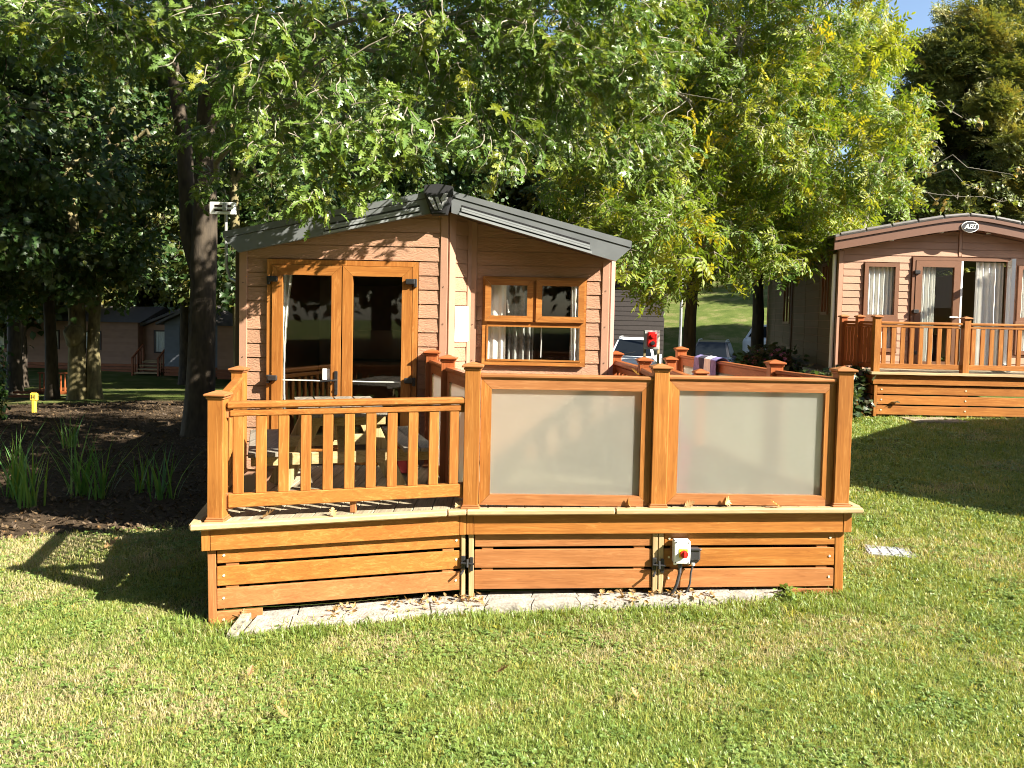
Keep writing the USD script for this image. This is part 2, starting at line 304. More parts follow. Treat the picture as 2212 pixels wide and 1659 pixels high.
# ------------------------------------------------------------------ ground
CTRL = np.array([
    (0, -3, .40), (0, 0, .32), (-3, 2, .22), (3, 2, .25), (0, 3.3, .12), (-2.5, 4, -.02), (3, 4, .1), (-3.4, 4.8, -.08), (-2.3, 5.5, -.12), (0, 5.6, -.09), (2.7, 5.9, .0), (-2.4, 7.5, -.14), (1.5, 8, -.06), (5, 6, .14), (6, 9, .25), (4, 9, .14),
    (6.5, 13.6, .47), (9.3, 13.6, .50), (14, 14, .75), (12, 9, .5), (9, 24, .3), (5, 28, -.2), (-4.5, 6.5, -.15), (-5, 8.6, -.3), (-7, 6, -.3), (-6.1, 15, -.2), (-3, 12, -.2), (-10, 12, -.4), (-12.4, 22, -.5), (-16, 32, -1.3),
    (-25, 45, -1.75), (-12, 45, -1.7), (0, 32, -.5), (8, 33, -.3), (12, 36, .2), (10, 41, 1.6), (12.5, 50, 3.4), (16, 60, 5.5), (-4, 50, .5), (30, 40, 4.5), (-30, 72, 2), (0, 75, 7), (40, 80, 12), (-60, 95, 9), (60, 20, 4), (-45, 10, -1), (-45, -25, 0), (45, -25, 2), (0, -30, 1.2), (90, 120, 18), (-90, 140, 14), (0, 150, 16), (-100, 30, -1), (110, 40, 8), (-100, -60, 0), (110, -60, 3)], float)
_rbf = RBFInterpolator(CTRL[:, :2], CTRL[:, 2], kernel="thin_plate_spline", smoothing=0.02)
def gz(x, y):
    p = np.stack([np.ravel(x), np.ravel(y)], 1).astype(float)
    return _rbf(p).reshape(np.shape(x))
def g1(x, y): return float(gz(np.array([x]), np.array([y]))[0])

def soil_amount(x, y):
    """1 on the shaded bare bed left of the lodge and under the trees, 0 on the lawn."""
    x, y = np.asarray(x, float), np.asarray(y, float)
    n = (meshkit.fbm(np.stack([x * 0.9, y * 0.9, 0 * x], -1), 3, 5) - 0.5) * 1.6
    front = y - (8.05 + 0.0 * x) + n * 0.5
    back = 21.3 + 0.2 * (x + 10) - y + n * 2
    side = -2.2 - x + n * 0.6
    s = np.minimum(np.minimum(front * 2.0, back * 0.8), side * 2.0)
    return np.clip(s + 0.5, 0, 1)

def axis_grid(lo, hi, fine_lo, fine_hi, step, grow=1.25):
    a = list(np.arange(fine_lo, fine_hi + 1e-6, step)); d = step
    while a[-1] < hi: d *= grow; a.append(min(a[-1] + d, hi))
    d = step; b = []
    v = fine_lo
    while v > lo: d *= grow; v = max(v - d, lo); b.append(v)
    return np.array(b[::-1] + a)
gx = axis_grid(-160, 160, -9, 11, 0.2); gy = axis_grid(-70, 190, 1.5, 20, 0.2)
GX, GY = np.meshgrid(gx, gy)
GZ = gz(GX, GY)
near = np.exp(-((GX / 14) ** 2 + ((GY - 7) / 14) ** 2))
GZ += (meshkit.fbm(np.stack([GX * 1.3, GY * 1.3, 0 * GX], -1), 3, 2) - 0.5) * 0.05 * near
nx, ny = len(gx), len(gy)
ii = (np.arange(ny - 1)[:, None] * nx + np.arange(nx - 1)[None]).ravel()
gf = np.vstack([np.stack([ii, ii + 1, ii + nx + 1], 1), np.stack([ii, ii + nx + 1, ii + nx], 1)])
gv = np.stack([GX.ravel(), GY.ravel(), GZ.ravel()], 1)
ground_mat = mat("lawn_ground", {
    "g": ("geometry", {}), "n1": ("noise_texture", {"scale": 0.9, "detail": 5.0, "roughness": 0.6}), "n2": ("noise_texture", {"scale": 22.0, "detail": 6.0, "roughness": 0.75}),
    "r1": ("rgb_ramp", {"ramp": [(0.3, (0.065, 0.095, 0.02)), (0.5, (0.10, 0.13, 0.03)), (0.66, (0.19, 0.175, 0.075))]}),
    "r2": ("rgb_ramp", {"ramp": [(0.3, (0.55, 0.55, 0.55)), (0.7, (1.25, 1.25, 1.25))]}), "x": ("mix", {"mix_type": "multiply", "fac": 1.0}),
    "at": ("attribute", {"attribute": "soil"}), "rs": ("rgb_ramp", {"ramp": [(0.3, (0.035, 0.025, 0.016)), (0.55, (0.065, 0.045, 0.028)), (0.75, (0.12, 0.082, 0.05))]}), "xs": ("mix", {"mix_type": "mix"}),
    "b": ("bump", {"strength": 0.8, "distance": 0.03}), "p": ("principled_bsdf", {"roughness": 0.95, "specular_ior_level": 0.1})},
    [("g.position", "n1.vector"), ("g.position", "n2.vector"), ("n1.fac", "r1.fac"), ("n2.fac", "r2.fac"), ("r1.color", "x.color1"), ("r2.color", "x.color2"), ("n2.fac", "rs.fac"),
     ("at.fac", "xs.fac"), ("x.color", "xs.color1"), ("rs.color", "xs.color2"), ("xs.color", "p.base_color"), ("n2.fac", "b.height"), ("b.normal", "p.normal")])
ground = usdkit.mesh(stage, path_for("ground", None), (gv, gf), ground_mat, smooth=True)
UsdGeom.PrimvarsAPI(ground).CreatePrimvar("soil", Sdf.ValueTypeNames.FloatArray, "vertex").Set(Vt.FloatArray.FromNumpy(soil_amount(gv[:, 0], gv[:, 1]).astype(np.float32)))
tag(ground, "lawn and bare soil sloping between the lodges", None, kind="structure")

# ------------------------------------------------------------------ lodge builder pieces
def boards_on(parent, poly, O, U, pitch, v0, material, name="cladding_board", thick=0.018, gap=0.007, openings=(), clean=0.02, bays=None):
    """One mesh per board; poly, openings in (u, z); boards lap: the lower edge stands further out."""
    U = np.array([U[0], U[1], 0.0]); U /= np.linalg.norm(U); N = np.array([U[1], -U[0], 0.0])
    shape = poly
    for o in openings: shape = shape.difference(o)
    lo, hi = shape.bounds[1], shape.bounds[3]
    z = v0
    while z < hi:
        row = shape.intersection(sbox(shape.bounds[0] - 1, z + gap / 2, shape.bounds[2] + 1, z + pitch - gap / 2))
        for g in getattr(row, "geoms", [row]):
            if g.is_empty or g.geom_type != "Polygon" or g.area < 0.0012 or g.bounds[3] - g.bounds[1] < clean: continue
            m = trimesh.creation.extrude_polygon(g, 1.0, engine="earcut")
            v = m.vertices.copy()
            t = np.clip((v[:, 1] - z) / pitch, 0, 1)
            depth = np.where(v[:, 2] > 0.5, thick * (1 - 0.5 * t), 0.0)
            w = np.asarray(O, float) + v[:, :1] * U + np.stack([0 * t, 0 * t, v[:, 1]], 1) + depth[:, None] * N
            f = m.faces if np.cross(U, [0, 0, 1]) @ N > 0 else m.faces[:, ::-1]
            obj(name, (w, f), material, parent)
        z += pitch

def wall_panel(mb, poly, O, U, depth, openings=()):
    """The wall behind the boards, set back from them."""
    U = np.array([U[0], U[1], 0.0]); U /= np.linalg.norm(U); N = np.array([U[1], -U[0], 0.0])
    shape = poly
    for o in openings: shape = shape.difference(o)
    for g in getattr(shape, "geoms", [shape]):
        if g.geom_type == "Polygon": mb.prism(g, np.asarray(O, float) - N * depth, U, N, depth - 0.002)
    return mb

def curtain_mesh(O, U, w0, w1, z0, z1, folds, amp=0.03, rng=None, gather=0.0, thick=0.006):
    """Pleated cloth sheet with thickness; gather pulls the lower part in."""
    U = np.array([U[0], U[1], 0.0]); U /= np.linalg.norm(U); N = np.array([U[1], -U[0], 0.0])
    nu, nv = folds * 8 + 1, 7
    a = np.linspace(0, 1, nu); b = np.linspace(0, 1, nv)
    v, f = [], []
    for side in (0, 1):
        for t in b:
            wr = w1 - gather * (w1 - w0) * math.sin(math.pi * min(1, (1 - t) * 0.9)) 
            u = w0 + a * (wr - w0)
            d = amp * np.sin(a * folds * 2 * math.pi + 0.9 * np.sin(a * 7.0)) * (1 - 0.25 * t) + side * thick
            v.append(np.asarray(O, float) + u[:, None] * U + d[:, None] * N + np.array([0, 0, z0 + t * (z1 - z0)]))
    v = np.vstack(v)
    for s in (0, 1):
        o = s * nu * nv
        for j in range(nv - 1):
            for i in range(nu - 1):
                p = o + j * nu + i
                q = [(p, p + 1, p + nu + 1), (p, p + nu + 1, p + nu)]
                f += q if s else [x[::-1] for x in q]
    return v, np.array(f)

X3, Y3, Z3 = np.array([1.0, 0, 0]), np.array([0, 1.0, 0]), np.array([0, 0, 1.0])
NF = np.array([0, -1.0, 0])          # the side that faces the camera

# ------------------------------------------------------------------ the near lodge
L = thing("holiday_lodge", "nearest brown clad lodge with slate grey gable moulding and golden oak patio doors", "lodge", (0, 0, 0))
YL, YR = 7.70, 7.93                  # left wall, recessed right wall
DZ = 0.69
def roof_z(x):                       # underside of the gable moulding
    return np.where(np.asarray(x, float) < -0.70, 2.752 + (np.asarray(x) + 2.70) * 0.222, 3.20 - (np.asarray(x) + 0.70) * 0.270)
def gable(x0, x1, z0):
    xs = [x0] + ([-0.70] if x0 < -0.70 < x1 else []) + [x1]
    return Polygon([(x0, z0), (x1, z0)] + [(x, float(roof_z(x)) + 0.09) for x in reversed(xs)])
door_op = sbox(-2.445, 0.60, -0.945, 2.70)
win_op = sbox(-0.312, 1.675, 0.752, 2.585)
shellm = MB()
wall_panel(shellm, gable(-2.73, -0.66, 0.35), (0, YL, 0), (1, 0), 0.09, [door_op])
wall_panel(shellm, gable(-0.445, 1.0, 0.35), (0, YR, 0), (1, 0), 0.09, [win_op])
ANG_U = np.array([0.215, YR - YL]); ANG_L = float(np.linalg.norm(ANG_U)); ANG_N = np.array([ANG_U[1], -ANG_U[0]]) / ANG_L
ang = Polygon([(0, 0.35), (ANG_L, 0.35), (ANG_L, 3.22), (0, 3.27)])
wall_panel(shellm, ang, (-0.66, YL, 0), ANG_U, 0.06)
shellm.beam((-2.70, YL + 0.1, 1.6), (-2.70, 17.0, 1.6), 0.06, 2.5, bevel=0.002)
shellm.beam((0.985, YR + 0.1, 1.6), (0.985, 17.0, 1.6), 0.06, 2.5, bevel=0.002)
shellm.beam((-2.7, 17.03, 1.6), (1.0, 17.03, 1.6), 0.06, 2.5, bevel=0.002)
obj("wall", shellm, trim_brown, L)
boards_on(L, gable(-2.655, -0.727, 0.55), (0, YL, 0), (1, 0), 0.1415, 0.585, clad, openings=[door_op.buffer(0.004, join_style=2)])
boards_on(L, gable(-0.382, 0.915, 0.55), (0, YR, 0), (1, 0), 0.1415, 0.575, clad, openings=[win_op.buffer(0.004, join_style=2)])
boards_on(L, Polygon([(0.085, 0.55), (ANG_L - 0.055, 0.55), (ANG_L - 0.055, 3.2), (0.085, 3.24)]), (-0.66, YL, 0), ANG_U, 0.1415, 0.58, clad)
def trim_post(x0, x1, y, z1, m, d=0.03, name="corner_trim", U=(1, 0), O=None):
    U = np.array([U[0], U[1], 0.0]); U /= np.linalg.norm(U); N = np.array([U[1], -U[0], 0.0])
    O = np.array([0, y, 0.0]) if O is None else np.array(O, float)
    a = O + U * (x0 + x1) / 2 + N * (d / 2 - 0.004)
    return obj(name, MB().beam(a + [0, 0, 0.55], a + [0, 0, z1], abs(x1 - x0), d, up=N, bevel=0.003), m, L)
trim_post(-2.73, -2.652, YL, 2.80, trim_brown)
trim_post(-0.730, -0.657, YL, 3.24, trim_brown)
trim_post(0.004, 0.088, 0, 3.24, trim_brown, U=ANG_U, O=(-0.66, YL, 0))
trim_post(ANG_L - 0.058, ANG_L - 0.004, 0, 3.18, trim_brown, U=ANG_U, O=(-0.66, YL, 0))
trim_post(-0.445, -0.378, YR, 3.16, trim_brown)
trim_post(0.912, 0.985, YR, 2.80, trim_brown)
obj("corner_trim", MB().beam((1.012, YR + 0.035, 0.35), (1.012, YR + 0.035, 2.79), 0.055, 0.06, up=(0.5, -0.8, 0)), trim_pink, L, label="pinkish plastic corner strip at the lodge's far end")
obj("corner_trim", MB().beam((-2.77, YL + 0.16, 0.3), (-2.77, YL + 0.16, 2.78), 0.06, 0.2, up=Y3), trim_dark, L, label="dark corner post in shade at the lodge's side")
sc = MB()
for x, y in ((-2.69, YL), (-0.694, YL), (-0.412, YR), (0.95, YR)):
    for z in (0.98, 1.35, 1.72, 2.09, 2.46): sc.tube([(x, y - 0.028, z), (x, y - 0.032, z)], 0.005, 6)
tag(obj("screw_head", sc, trim_dark, L), kind="stuff")

# patio doors
yd = YL - 0.02
D = UsdGeom.Xform.Define(stage, path_for("patio_door", L)).GetPrim()
obj("door_frame", MB().frame((0, yd, 0), X3, NF, -2.443, -0.947, 0.66, 2.698, 0.05, 0.035), oak_z, D)
for x0, x1 in ((-2.388, -1.700), (-1.690, -1.002)):
    lf = MB()
    O = (0, yd, 0)
    w = 0.10
    for q, ax in (([(x0, 0.71), (x0 + w, 0.71 + w), (x0 + w, 2.645 - w), (x0, 2.645)], "z"), ([(x1, 0.71), (x1, 2.645), (x1 - w, 2.645 - w), (x1 - w, 0.71 + w)], "z")):
        lf.prism(Polygon(q).buffer(-0.001, join_style=2), O, X3, NF, 0.05)
    obj("door_leaf", lf, oak_z, D)
    for q in ([(x0, 0.71), (x1, 0.71), (x1 - w, 0.71 + w), (x0 + w, 0.71 + w)], [(x0, 2.645), (x0 + w, 2.645 - w), (x1 - w, 2.645 - w), (x1, 2.645)]):
        obj("door_rail", MB().prism(Polygon(q).buffer(-0.001, join_style=2), O, X3, NF, 0.05), oak_x, D)
    obj("glass_pane", MB().box((x0 + w - 0.01, yd - 0.022, 0.80), (x1 - w + 0.01, yd - 0.016, 2.555)), pane, D)
    obj("glazing_bar", MB().box((x0 + w, yd - 0.014, 1.490), (x1 - w, yd + 0.008, 1.502)), white_plastic, D)
for x, s in ((-2.40, 1), (-0.99, -1)):
    for z in (2.50, 1.52, 0.90):
        h = MB()
        h.beam((x - 0.018 * s, yd - 0.075, z), (x + 0.075 * s, yd - 0.075, z), 0.035, 0.055, bevel=0.008)
        h.beam((x - 0.02 * s, yd - 0.055, z - 0.055), (x - 0.02 * s, yd - 0.055, z + 0.03), 0.032, 0.04, bevel=0.006)
        obj("hinge", h, black_metal, D)
h = MB(); h.beam((-1.745, yd - 0.056, 1.36), (-1.745, yd - 0.056, 1.60), 0.034, 0.012, up=Y3, bevel=0.005)
h.tube([(-1.745, yd - 0.055, 1.51), (-1.745, yd - 0.10, 1.51), (-1.78, yd - 0.105, 1.508), (-1.885, yd - 0.105, 1.497)], [0.012, 0.012, 0.010, 0.009], 8)
h.tube([(-1.745, yd - 0.058, 1.42), (-1.745, yd - 0.07, 1.42)], 0.011, 8)
obj("handle", h, black_metal, D)
obj("paper_tag", MB().box((-1.885, yd - 0.0285, 1.51), (-1.81, yd - 0.0262, 1.62)), white_paper, D)

# window of three lights
W = UsdGeom.Xform.Define(stage, path_for("window", L)).GetPrim()
yw = YR - 0.02
wf = MB(); O = (0, yw, 0)
wf.frame(O, X3, NF, -0.310, 0.750, 1.677, 2.583, 0.05, 0.035)
obj("window_frame", wf, oak_x, W)
obj("mullion", MB().box((0.198, yw - 0.0345, 2.135), (0.242, yw, 2.533)), oak_z, W)
obj("transom", MB().box((-0.262, yw - 0.034, 2.085), (0.702, yw, 2.132)), oak_x, W)
for x0, x1 in ((-0.285, 0.205), (0.235, 0.728)):
    obj("sash", MB().frame(O, X3, NF, x0, x1, 2.125, 2.558, 0.062, 0.062), oak_x, W)
    obj("glass_pane", MB().box((x0 + 0.055, yw - 0.024, 2.18), (x1 - 0.055, yw - 0.018, 2.50)), pane, W)
obj("glass_pane", MB().box((-0.262, yw - 0.024, 1.722), (0.702, yw - 0.018, 2.088)), pane, W)
obj("glazing_bead", MB().frame(O, X3, NF, -0.266, 0.706, 1.722, 2.090, 0.018, 0.042), oak_x, W)
wh = MB(); wh.beam((-0.045, yw + 0.03, 2.24), (-0.06, yw + 0.03, 2.35), 0.016, 0.012, bevel=0.004); wh.beam((-0.055, yw + 0.03, 2.225), (-0.035, yw + 0.03, 2.225), 0.03, 0.025, bevel=0.005)
obj("latch", wh, white_plastic, W)
obj("blind_cord", MB().tube([(0.30, yw + 0.05, 2.08), (0.298, yw + 0.05, 1.76)], 0.006, 6), white_plastic, W)
# inside
rm = MB()
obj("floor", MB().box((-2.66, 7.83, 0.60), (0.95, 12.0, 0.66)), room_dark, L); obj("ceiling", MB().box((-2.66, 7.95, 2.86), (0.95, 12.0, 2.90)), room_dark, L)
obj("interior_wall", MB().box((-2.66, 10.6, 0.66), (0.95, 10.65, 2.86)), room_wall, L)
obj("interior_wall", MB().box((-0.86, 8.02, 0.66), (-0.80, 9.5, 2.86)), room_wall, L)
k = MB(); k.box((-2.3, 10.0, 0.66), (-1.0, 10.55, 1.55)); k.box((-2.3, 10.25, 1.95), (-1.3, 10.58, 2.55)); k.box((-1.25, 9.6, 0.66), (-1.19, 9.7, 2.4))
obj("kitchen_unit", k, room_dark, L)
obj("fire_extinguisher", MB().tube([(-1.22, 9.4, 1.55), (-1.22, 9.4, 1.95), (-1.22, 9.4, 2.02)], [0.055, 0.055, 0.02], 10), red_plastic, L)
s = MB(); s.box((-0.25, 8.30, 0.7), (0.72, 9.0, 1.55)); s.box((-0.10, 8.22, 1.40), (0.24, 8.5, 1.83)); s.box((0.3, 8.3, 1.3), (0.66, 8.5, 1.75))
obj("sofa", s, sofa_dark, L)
obj("curtain", curtain_mesh((0, 7.975, 0), (1, 0), -0.275, -0.07, 1.62, 2.62, 3, 0.010), curtain_white, L)
obj("curtain", curtain_mesh((0, 8.06, 0), (1, 0), -0.05, 0.22, 1.62, 2.62, 4, 0.03), curtain_grey, L)
obj("curtain", curtain_mesh((0, 7.985, 0), (1, 0), 0.60, 0.72, 1.62, 2.62, 3, 0.015), curtain_white, L)
obj("curtain", curtain_mesh((0, 7.85, 0), (1, 0), -2.34, -2.24, 0.7, 2.60, 2, 0.012, gather=0.8), curtain_white, L)

# gable moulding and roof
yf = 7.56                             # its front face
def rake(mb, xa, xb, o0, o1, y0, y1):
    """A strip of the moulding: offsets o0, o1 above the soffit line, from x = xa to xb."""
    za, zb = float(roof_z(xa)), float(roof_z(xb))
    mb.prism([(xa, za + o0), (xb, zb + o0), (xb, zb + o1), (xa, za + o1)], (0, y1, 0), X3, NF, y1 - y0)
for side, (xe, xi, xin) in enumerate(((-2.70, -0.83, -1.85), (1.0, -0.62, 0.74))):
    sgn = -1 if side == 0 else 1
    ze = float(roof_z(xe)) 
    zi = float(roof_z(xi))
    # main board: out to the sloping end, with the deep recess cut into its middle
    tip = (xe + sgn * 0.145, ze + 0.130); tip2 = (xe + sgn * 0.150, ze + 0.198)
    mb = MB().prism([(xe, ze), (xi, zi), (xi, zi + 0.150), (tip[0], tip[1])] if sgn < 0 else [(xi, zi), (xe, ze), tip, (xi, zi + 0.150)], (0, yf + 0.06, 0), X3, NF, 0.06)
    obj("fascia", mb, fascia_grey, L)
    mb = MB().prism([(tip[0], tip[1] + 0.006), (xi, zi + 0.157), (xi, zi + 0.212), tip2] if sgn < 0 else [(xi, zi + 0.157), (tip[0], tip[1] + 0.006), tip2, (xi, zi + 0.212)], (0, yf + 0.05, 0), X3, NF, 0.058)
    obj("fascia", mb, fascia_grey, L)
    xo = xi + sgn * 0.10
    mb = MB(); rake(mb, xo, xin, 0.086, 0.104, yf - 0.003, yf + 0.02); rake(mb, xo, xin + sgn * 0.01, 0.028, 0.040, yf - 0.003, yf + 0.02)
    obj("groove", mb, fascia_black, L)
    mb = MB(); rake(mb, xo, xin, 0.042, 0.062, yf - 0.014, yf + 0.02); rake(mb, xo, xin, 0.066, 0.083, yf - 0.009, yf + 0.02); rake(mb, xo - sgn * 0.02, xin + sgn * 0.02, 0.002, 0.026, yf - 0.012, yf + 0.02)
    obj("moulding", mb, fascia_light, L)
    # eave return and roof sheet
    mb = MB(); mb.prism([(tip[0], tip[1]), (tip2[0], tip2[1]), (tip2[0] - sgn * 0.02, tip2[1]), (tip[0] - sgn * 0.02, tip[1])], (0, 17.2, 0), X3, NF, 17.2 - yf - 0.07)
    obj("gutter", mb, fascia_grey, L)
    xr = -0.73
    mb = MB(); p = [(tip2[0], tip2[1] - 0.01), (xr, 3.42), (xr, 3.38), (tip2[0], tip2[1] - 0.05)]
    mb.prism(p, (0, 17.2, 0), X3, NF, 17.2 - yf - 0.055)
    obj("roof", mb, roof_dark, L)
    mb = MB(); mb.prism([(xe, ze + 0.02), (xr, float(roof_z(xr)) + 0.03), (xr, float(roof_z(xr)) + 0.045), (xe, ze + 0.035)], (0, YR + 0.1, 0), X3, NF, YR + 0.1 - yf - 0.065)
    obj("soffit", mb, trim_dark, L)
B = UsdGeom.Xform.Define(stage, path_for("apex_badge", L)).GetPrim()
obj("badge_block", MB().prism([(-0.815, 3.155), (-0.655, 3.155), (-0.60, 3.36), (-0.61, 3.43), (-0.75, 3.452), (-0.88, 3.435), (-0.89, 3.36)], (0, yf + 0.07, 0), X3, NF, 0.11), black_plastic, B)
obj("badge_rim", MB().prism([(-0.805, 3.168), (-0.667, 3.168), (-0.622, 3.36), (-0.868, 3.36)], (0, yf - 0.04, 0), X3, NF, 0.012), fascia_black, B)
em = MB(); zc = 3.255
def para(pts): em.prism([(-0.748 + a * 0.105, zc + b * 0.105) for a, b in pts], (0, yf - 0.052, 0), X3, NF, 0.008)
para([(-0.95, 0.62), (-0.52, 0.62), (0.02, -0.55), (-0.28, -0.55)]); para([(-0.28, 0.62), (0.02, 0.62), (0.33, -0.08), (0.12, -0.50)])
para([(0.42, 0.10), (0.95, 1.0), (0.55, 1.0), (0.23, 0.42)]); para([(0.12, -0.55), (0.36, -0.55), (0.95, 0.62), (0.66, 0.62), (0.22, -0.34)])
obj("emblem", em, silver, B)
v = MB(); v.tube([(-2.48, 9.0, 3.0), (-2.48, 9.0, 3.19)], 0.11, 14); v.tube([(-2.48, 9.0, 3.19), (-2.48, 9.0, 3.23)], [0.15, 0.13], 14)
obj("roof_vent", v, fascia_grey, L)
sb = MB().box((-2.66, 7.86, -0.1), (0.97, 7.90, 0.62)); obj("skirting", sb, room_dark, L)

# ------------------------------------------------------------------ the lodge on the right
def askew(mb):
    v, f = mb.arrays() if isinstance(mb, MB) else mb
    v = np.array(v); v[:, 0] += 0.19 * np.maximum(0, v[:, 1] - 15.0); return v, f
R2 = thing("holiday_lodge", "brown lodge with oval badge under its curved gable and one glass door open", "lodge", (0, 0, 0))
YB = 15.0
xl, xr_ = 6.30, 10.98
xm = 8.64
def roof2(x):
    a = (xm - np.abs(np.asarray(x, float) - xm) * 0 - 0)  # ridge line
    d = np.abs(np.asarray(x, float) - xm)
    return 4.06 - 0.198 * np.sqrt(d * d + 0.12) + 0.02
def gable2(x0, x1, z0):
    xs = np.linspace(x0, x1, 25)
    return Polygon([(x0, z0), (x1, z0)] + [(x, float(roof2(x)) - 0.03) for x in reversed(xs)])
ops = [sbox(6.80, 2.27, 7.47, 3.345), sbox(6.80, 1.62, 7.47, 2.21), sbox(7.725, 1.27, 9.615, 3.475), sbox(9.78, 2.27, 10.45, 3.345), sbox(9.78, 1.62, 10.45, 2.21)]
sh = MB(); wall_panel(sh, gable2(xl, xr_, 0.9), (0, YB, 0), (1, 0), 0.09, ops)
sh.beam((xl + 0.04, YB + 0.1, 2.4), (xl + 0.04, 24.6, 2.4), 0.05, 2.3, bevel=0.002); sh.beam((xr_ - 0.04, YB + 0.1, 2.4), (xr_ - 0.04, 24.6, 2.4), 0.05, 2.3, bevel=0.002); sh.beam((xl, 24.6, 2.4), (xr_, 24.6, 2.4), 0.05, 2.3, bevel=0.002)
obj("wall", askew(sh), trim_brown, R2)
big = [o.buffer(0.02, join_style=2) for o in ops]
boards_on(R2, gable2(xl + 0.10, 8.60, 0.95), (0, YB, 0), (1, 0), 0.1375, 1.02, clad_far, openings=big, thick=0.024, gap=0.006)
boards_on(R2, gable2(8.68, xr_ - 0.1, 0.95), (0, YB, 0), (1, 0), 0.1375, 1.02, clad_far, openings=big, thick=0.024, gap=0.006)
for x, z1, m in ((xl + 0.045, 3.56, trim_brown), (8.64, 4.0, trim_brown), (xr_ - 0.05, 3.6, trim_brown)):
    obj("corner_trim", MB().beam((x, YB - 0.012, 0.95 if x != 8.64 else 3.50), (x, YB - 0.012, z1), 0.09 if x != 8.64 else 0.055, 0.04, up=Y3), m, R2)
obj("downpipe", MB().tube([(xl - 0.05, YB + 0.06, 0.7), (xl - 0.05, YB + 0.06, 3.50)], 0.035, 8), white_plastic, R2)
# side wall in shade: five panels with dark joints
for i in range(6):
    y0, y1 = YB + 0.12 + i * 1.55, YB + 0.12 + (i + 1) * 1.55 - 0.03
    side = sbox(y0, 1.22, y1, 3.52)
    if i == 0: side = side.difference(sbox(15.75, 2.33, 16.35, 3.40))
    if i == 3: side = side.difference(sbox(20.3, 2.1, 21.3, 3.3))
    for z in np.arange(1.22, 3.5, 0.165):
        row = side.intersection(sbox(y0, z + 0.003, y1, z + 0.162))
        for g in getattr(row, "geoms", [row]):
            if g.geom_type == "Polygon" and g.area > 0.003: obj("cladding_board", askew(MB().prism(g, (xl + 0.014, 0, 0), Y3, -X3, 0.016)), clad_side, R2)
for y0, y1, z0, z1 in ((15.75, 16.35, 2.33, 3.40), (20.3, 21.3, 2.1, 3.3)):
    w2 = UsdGeom.Xform.Define(stage, path_for("side_window", R2)).GetPrim()
    obj("window_frame", askew(MB().frame((xl + 0.02, 0, 0), Y3, -X3, y0, y1, z0, z1, 0.06, 0.05)), frame_brown, w2)
    obj("mullion", askew(MB().box((xl - 0.028, (y0 + y1) / 2 - 0.025, z0 + 0.06), (xl + 0.01, (y0 + y1) / 2 + 0.025, z1 - 0.06))), frame_brown, w2)
    obj("glass_pane", askew(MB().box((xl - 0.004, y0 + 0.05, z0 + 0.05), (xl + 0.002, y1 - 0.05, z1 - 0.05))), pane, w2)
    obj("curtain", askew(curtain_mesh((xl + 0.2, 0, 0), (0, 1), y0, y1, z0, z1, 6, 0.02)), curtain_white, w2)
obj("skirting", askew(MB().box((xl + 0.02, YB + 0.1, 0.25), (xl + 0.06, 24.5, 1.2))), trim_dark, R2)
# windows
def window2(x0, x1, z0, z1, f=frame_brown):
    w2 = UsdGeom.Xform.Define(stage, path_for("window", R2)).GetPrim()
    obj("window_frame", MB().frame((0, YB, 0), X3, NF, x0, x1, z0, z1, 0.075, 0.055), f, w2)
    obj("glass_pane", MB().box((x0 + 0.06, YB - 0.02, z0 + 0.06), (x1 - 0.06, YB - 0.014, z1 - 0.06)), pane, w2)
for x0, x1 in ((6.80, 7.47), (9.78, 10.45)):
    window2(x0, x1, 2.27, 3.345); window2(x0, x1, 1.62, 2.21)
    obj("curtain", curtain_mesh((0, YB + 0.055, 0), (1, 0), x0 + 0.03, x1 - 0.03, 1.6, 3.36, 7, 0.025), curtain_white, R2)
    obj("sill", MB().box((x0 - 0.03, YB - 0.075, 2.205), (x1 + 0.03, YB - 0.002, 2.268)), frame_brown, R2)
# doors: fixed frame, shut leaf, open leaf
D2 = UsdGeom.Xform.Define(stage, path_for("patio_door", R2)).GetPrim()
obj("door_frame", MB().frame((0, YB, 0), X3, NF, 7.725, 9.615, 1.27, 3.475, 0.06, 0.05), frame_brown, D2)
obj("door_leaf", MB().frame((0, YB, 0), X3, NF, 7.79, 8.655, 1.33, 3.41, 0.125, 0.06), frame_brown, D2)
obj("glass_pane", MB().box((7.90, YB - 0.03, 1.44), (8.55, YB - 0.024, 3.30)), pane, D2)
obj("edge_strip", MB().box((8.66, YB - 0.06, 1.33), (8.70, YB + 0.03, 3.41)), white_plastic, D2)
hx, hy = 9.55, YB - 0.06
a = math.radians(62); U = np.array([-math.cos(a), -math.sin(a), 0]); N = np.array([U[1], -U[0], 0])
if N[1] > 0: N = -N
op = MB(); op.frame((hx, hy, 0), U, N, 0.0, 0.86, 1.33, 3.41, 0.115, 0.06)
obj("door_leaf", op, white_plastic, D2, label="open glass door leaf with white inner face")
obj("glass_pane", MB().prism([(0.1, 1.43), (0.76, 1.43), (0.76, 3.31), (0.1, 3.31)], np.array([hx, hy, 0]) + N * 0.03, U, N, 0.006), pane, D2)
obj("handle", MB().tube([(8.60, YB - 0.06, 2.32), (8.60, YB - 0.12, 2.32), (8.44, YB - 0.12, 2.32)], 0.014, 6), steel, D2)
for z in (3.18, 2.42, 1.62):
    obj("hinge", MB().beam((7.75, YB - 0.075, z), (7.86, YB - 0.075, z), 0.05, 0.075, bevel=0.01), black_metal, D2)
obj("curtain", curtain_mesh((0, YB + 0.06, 0), (1, 0), 7.90, 8.22, 1.3, 3.40, 4, 0.035), curtain_white, R2)
obj("curtain", curtain_mesh((0, YB + 0.07, 0), (1, 0), 9.02, 9.55, 1.3, 3.40, 5, 0.04), curtain_white, R2)
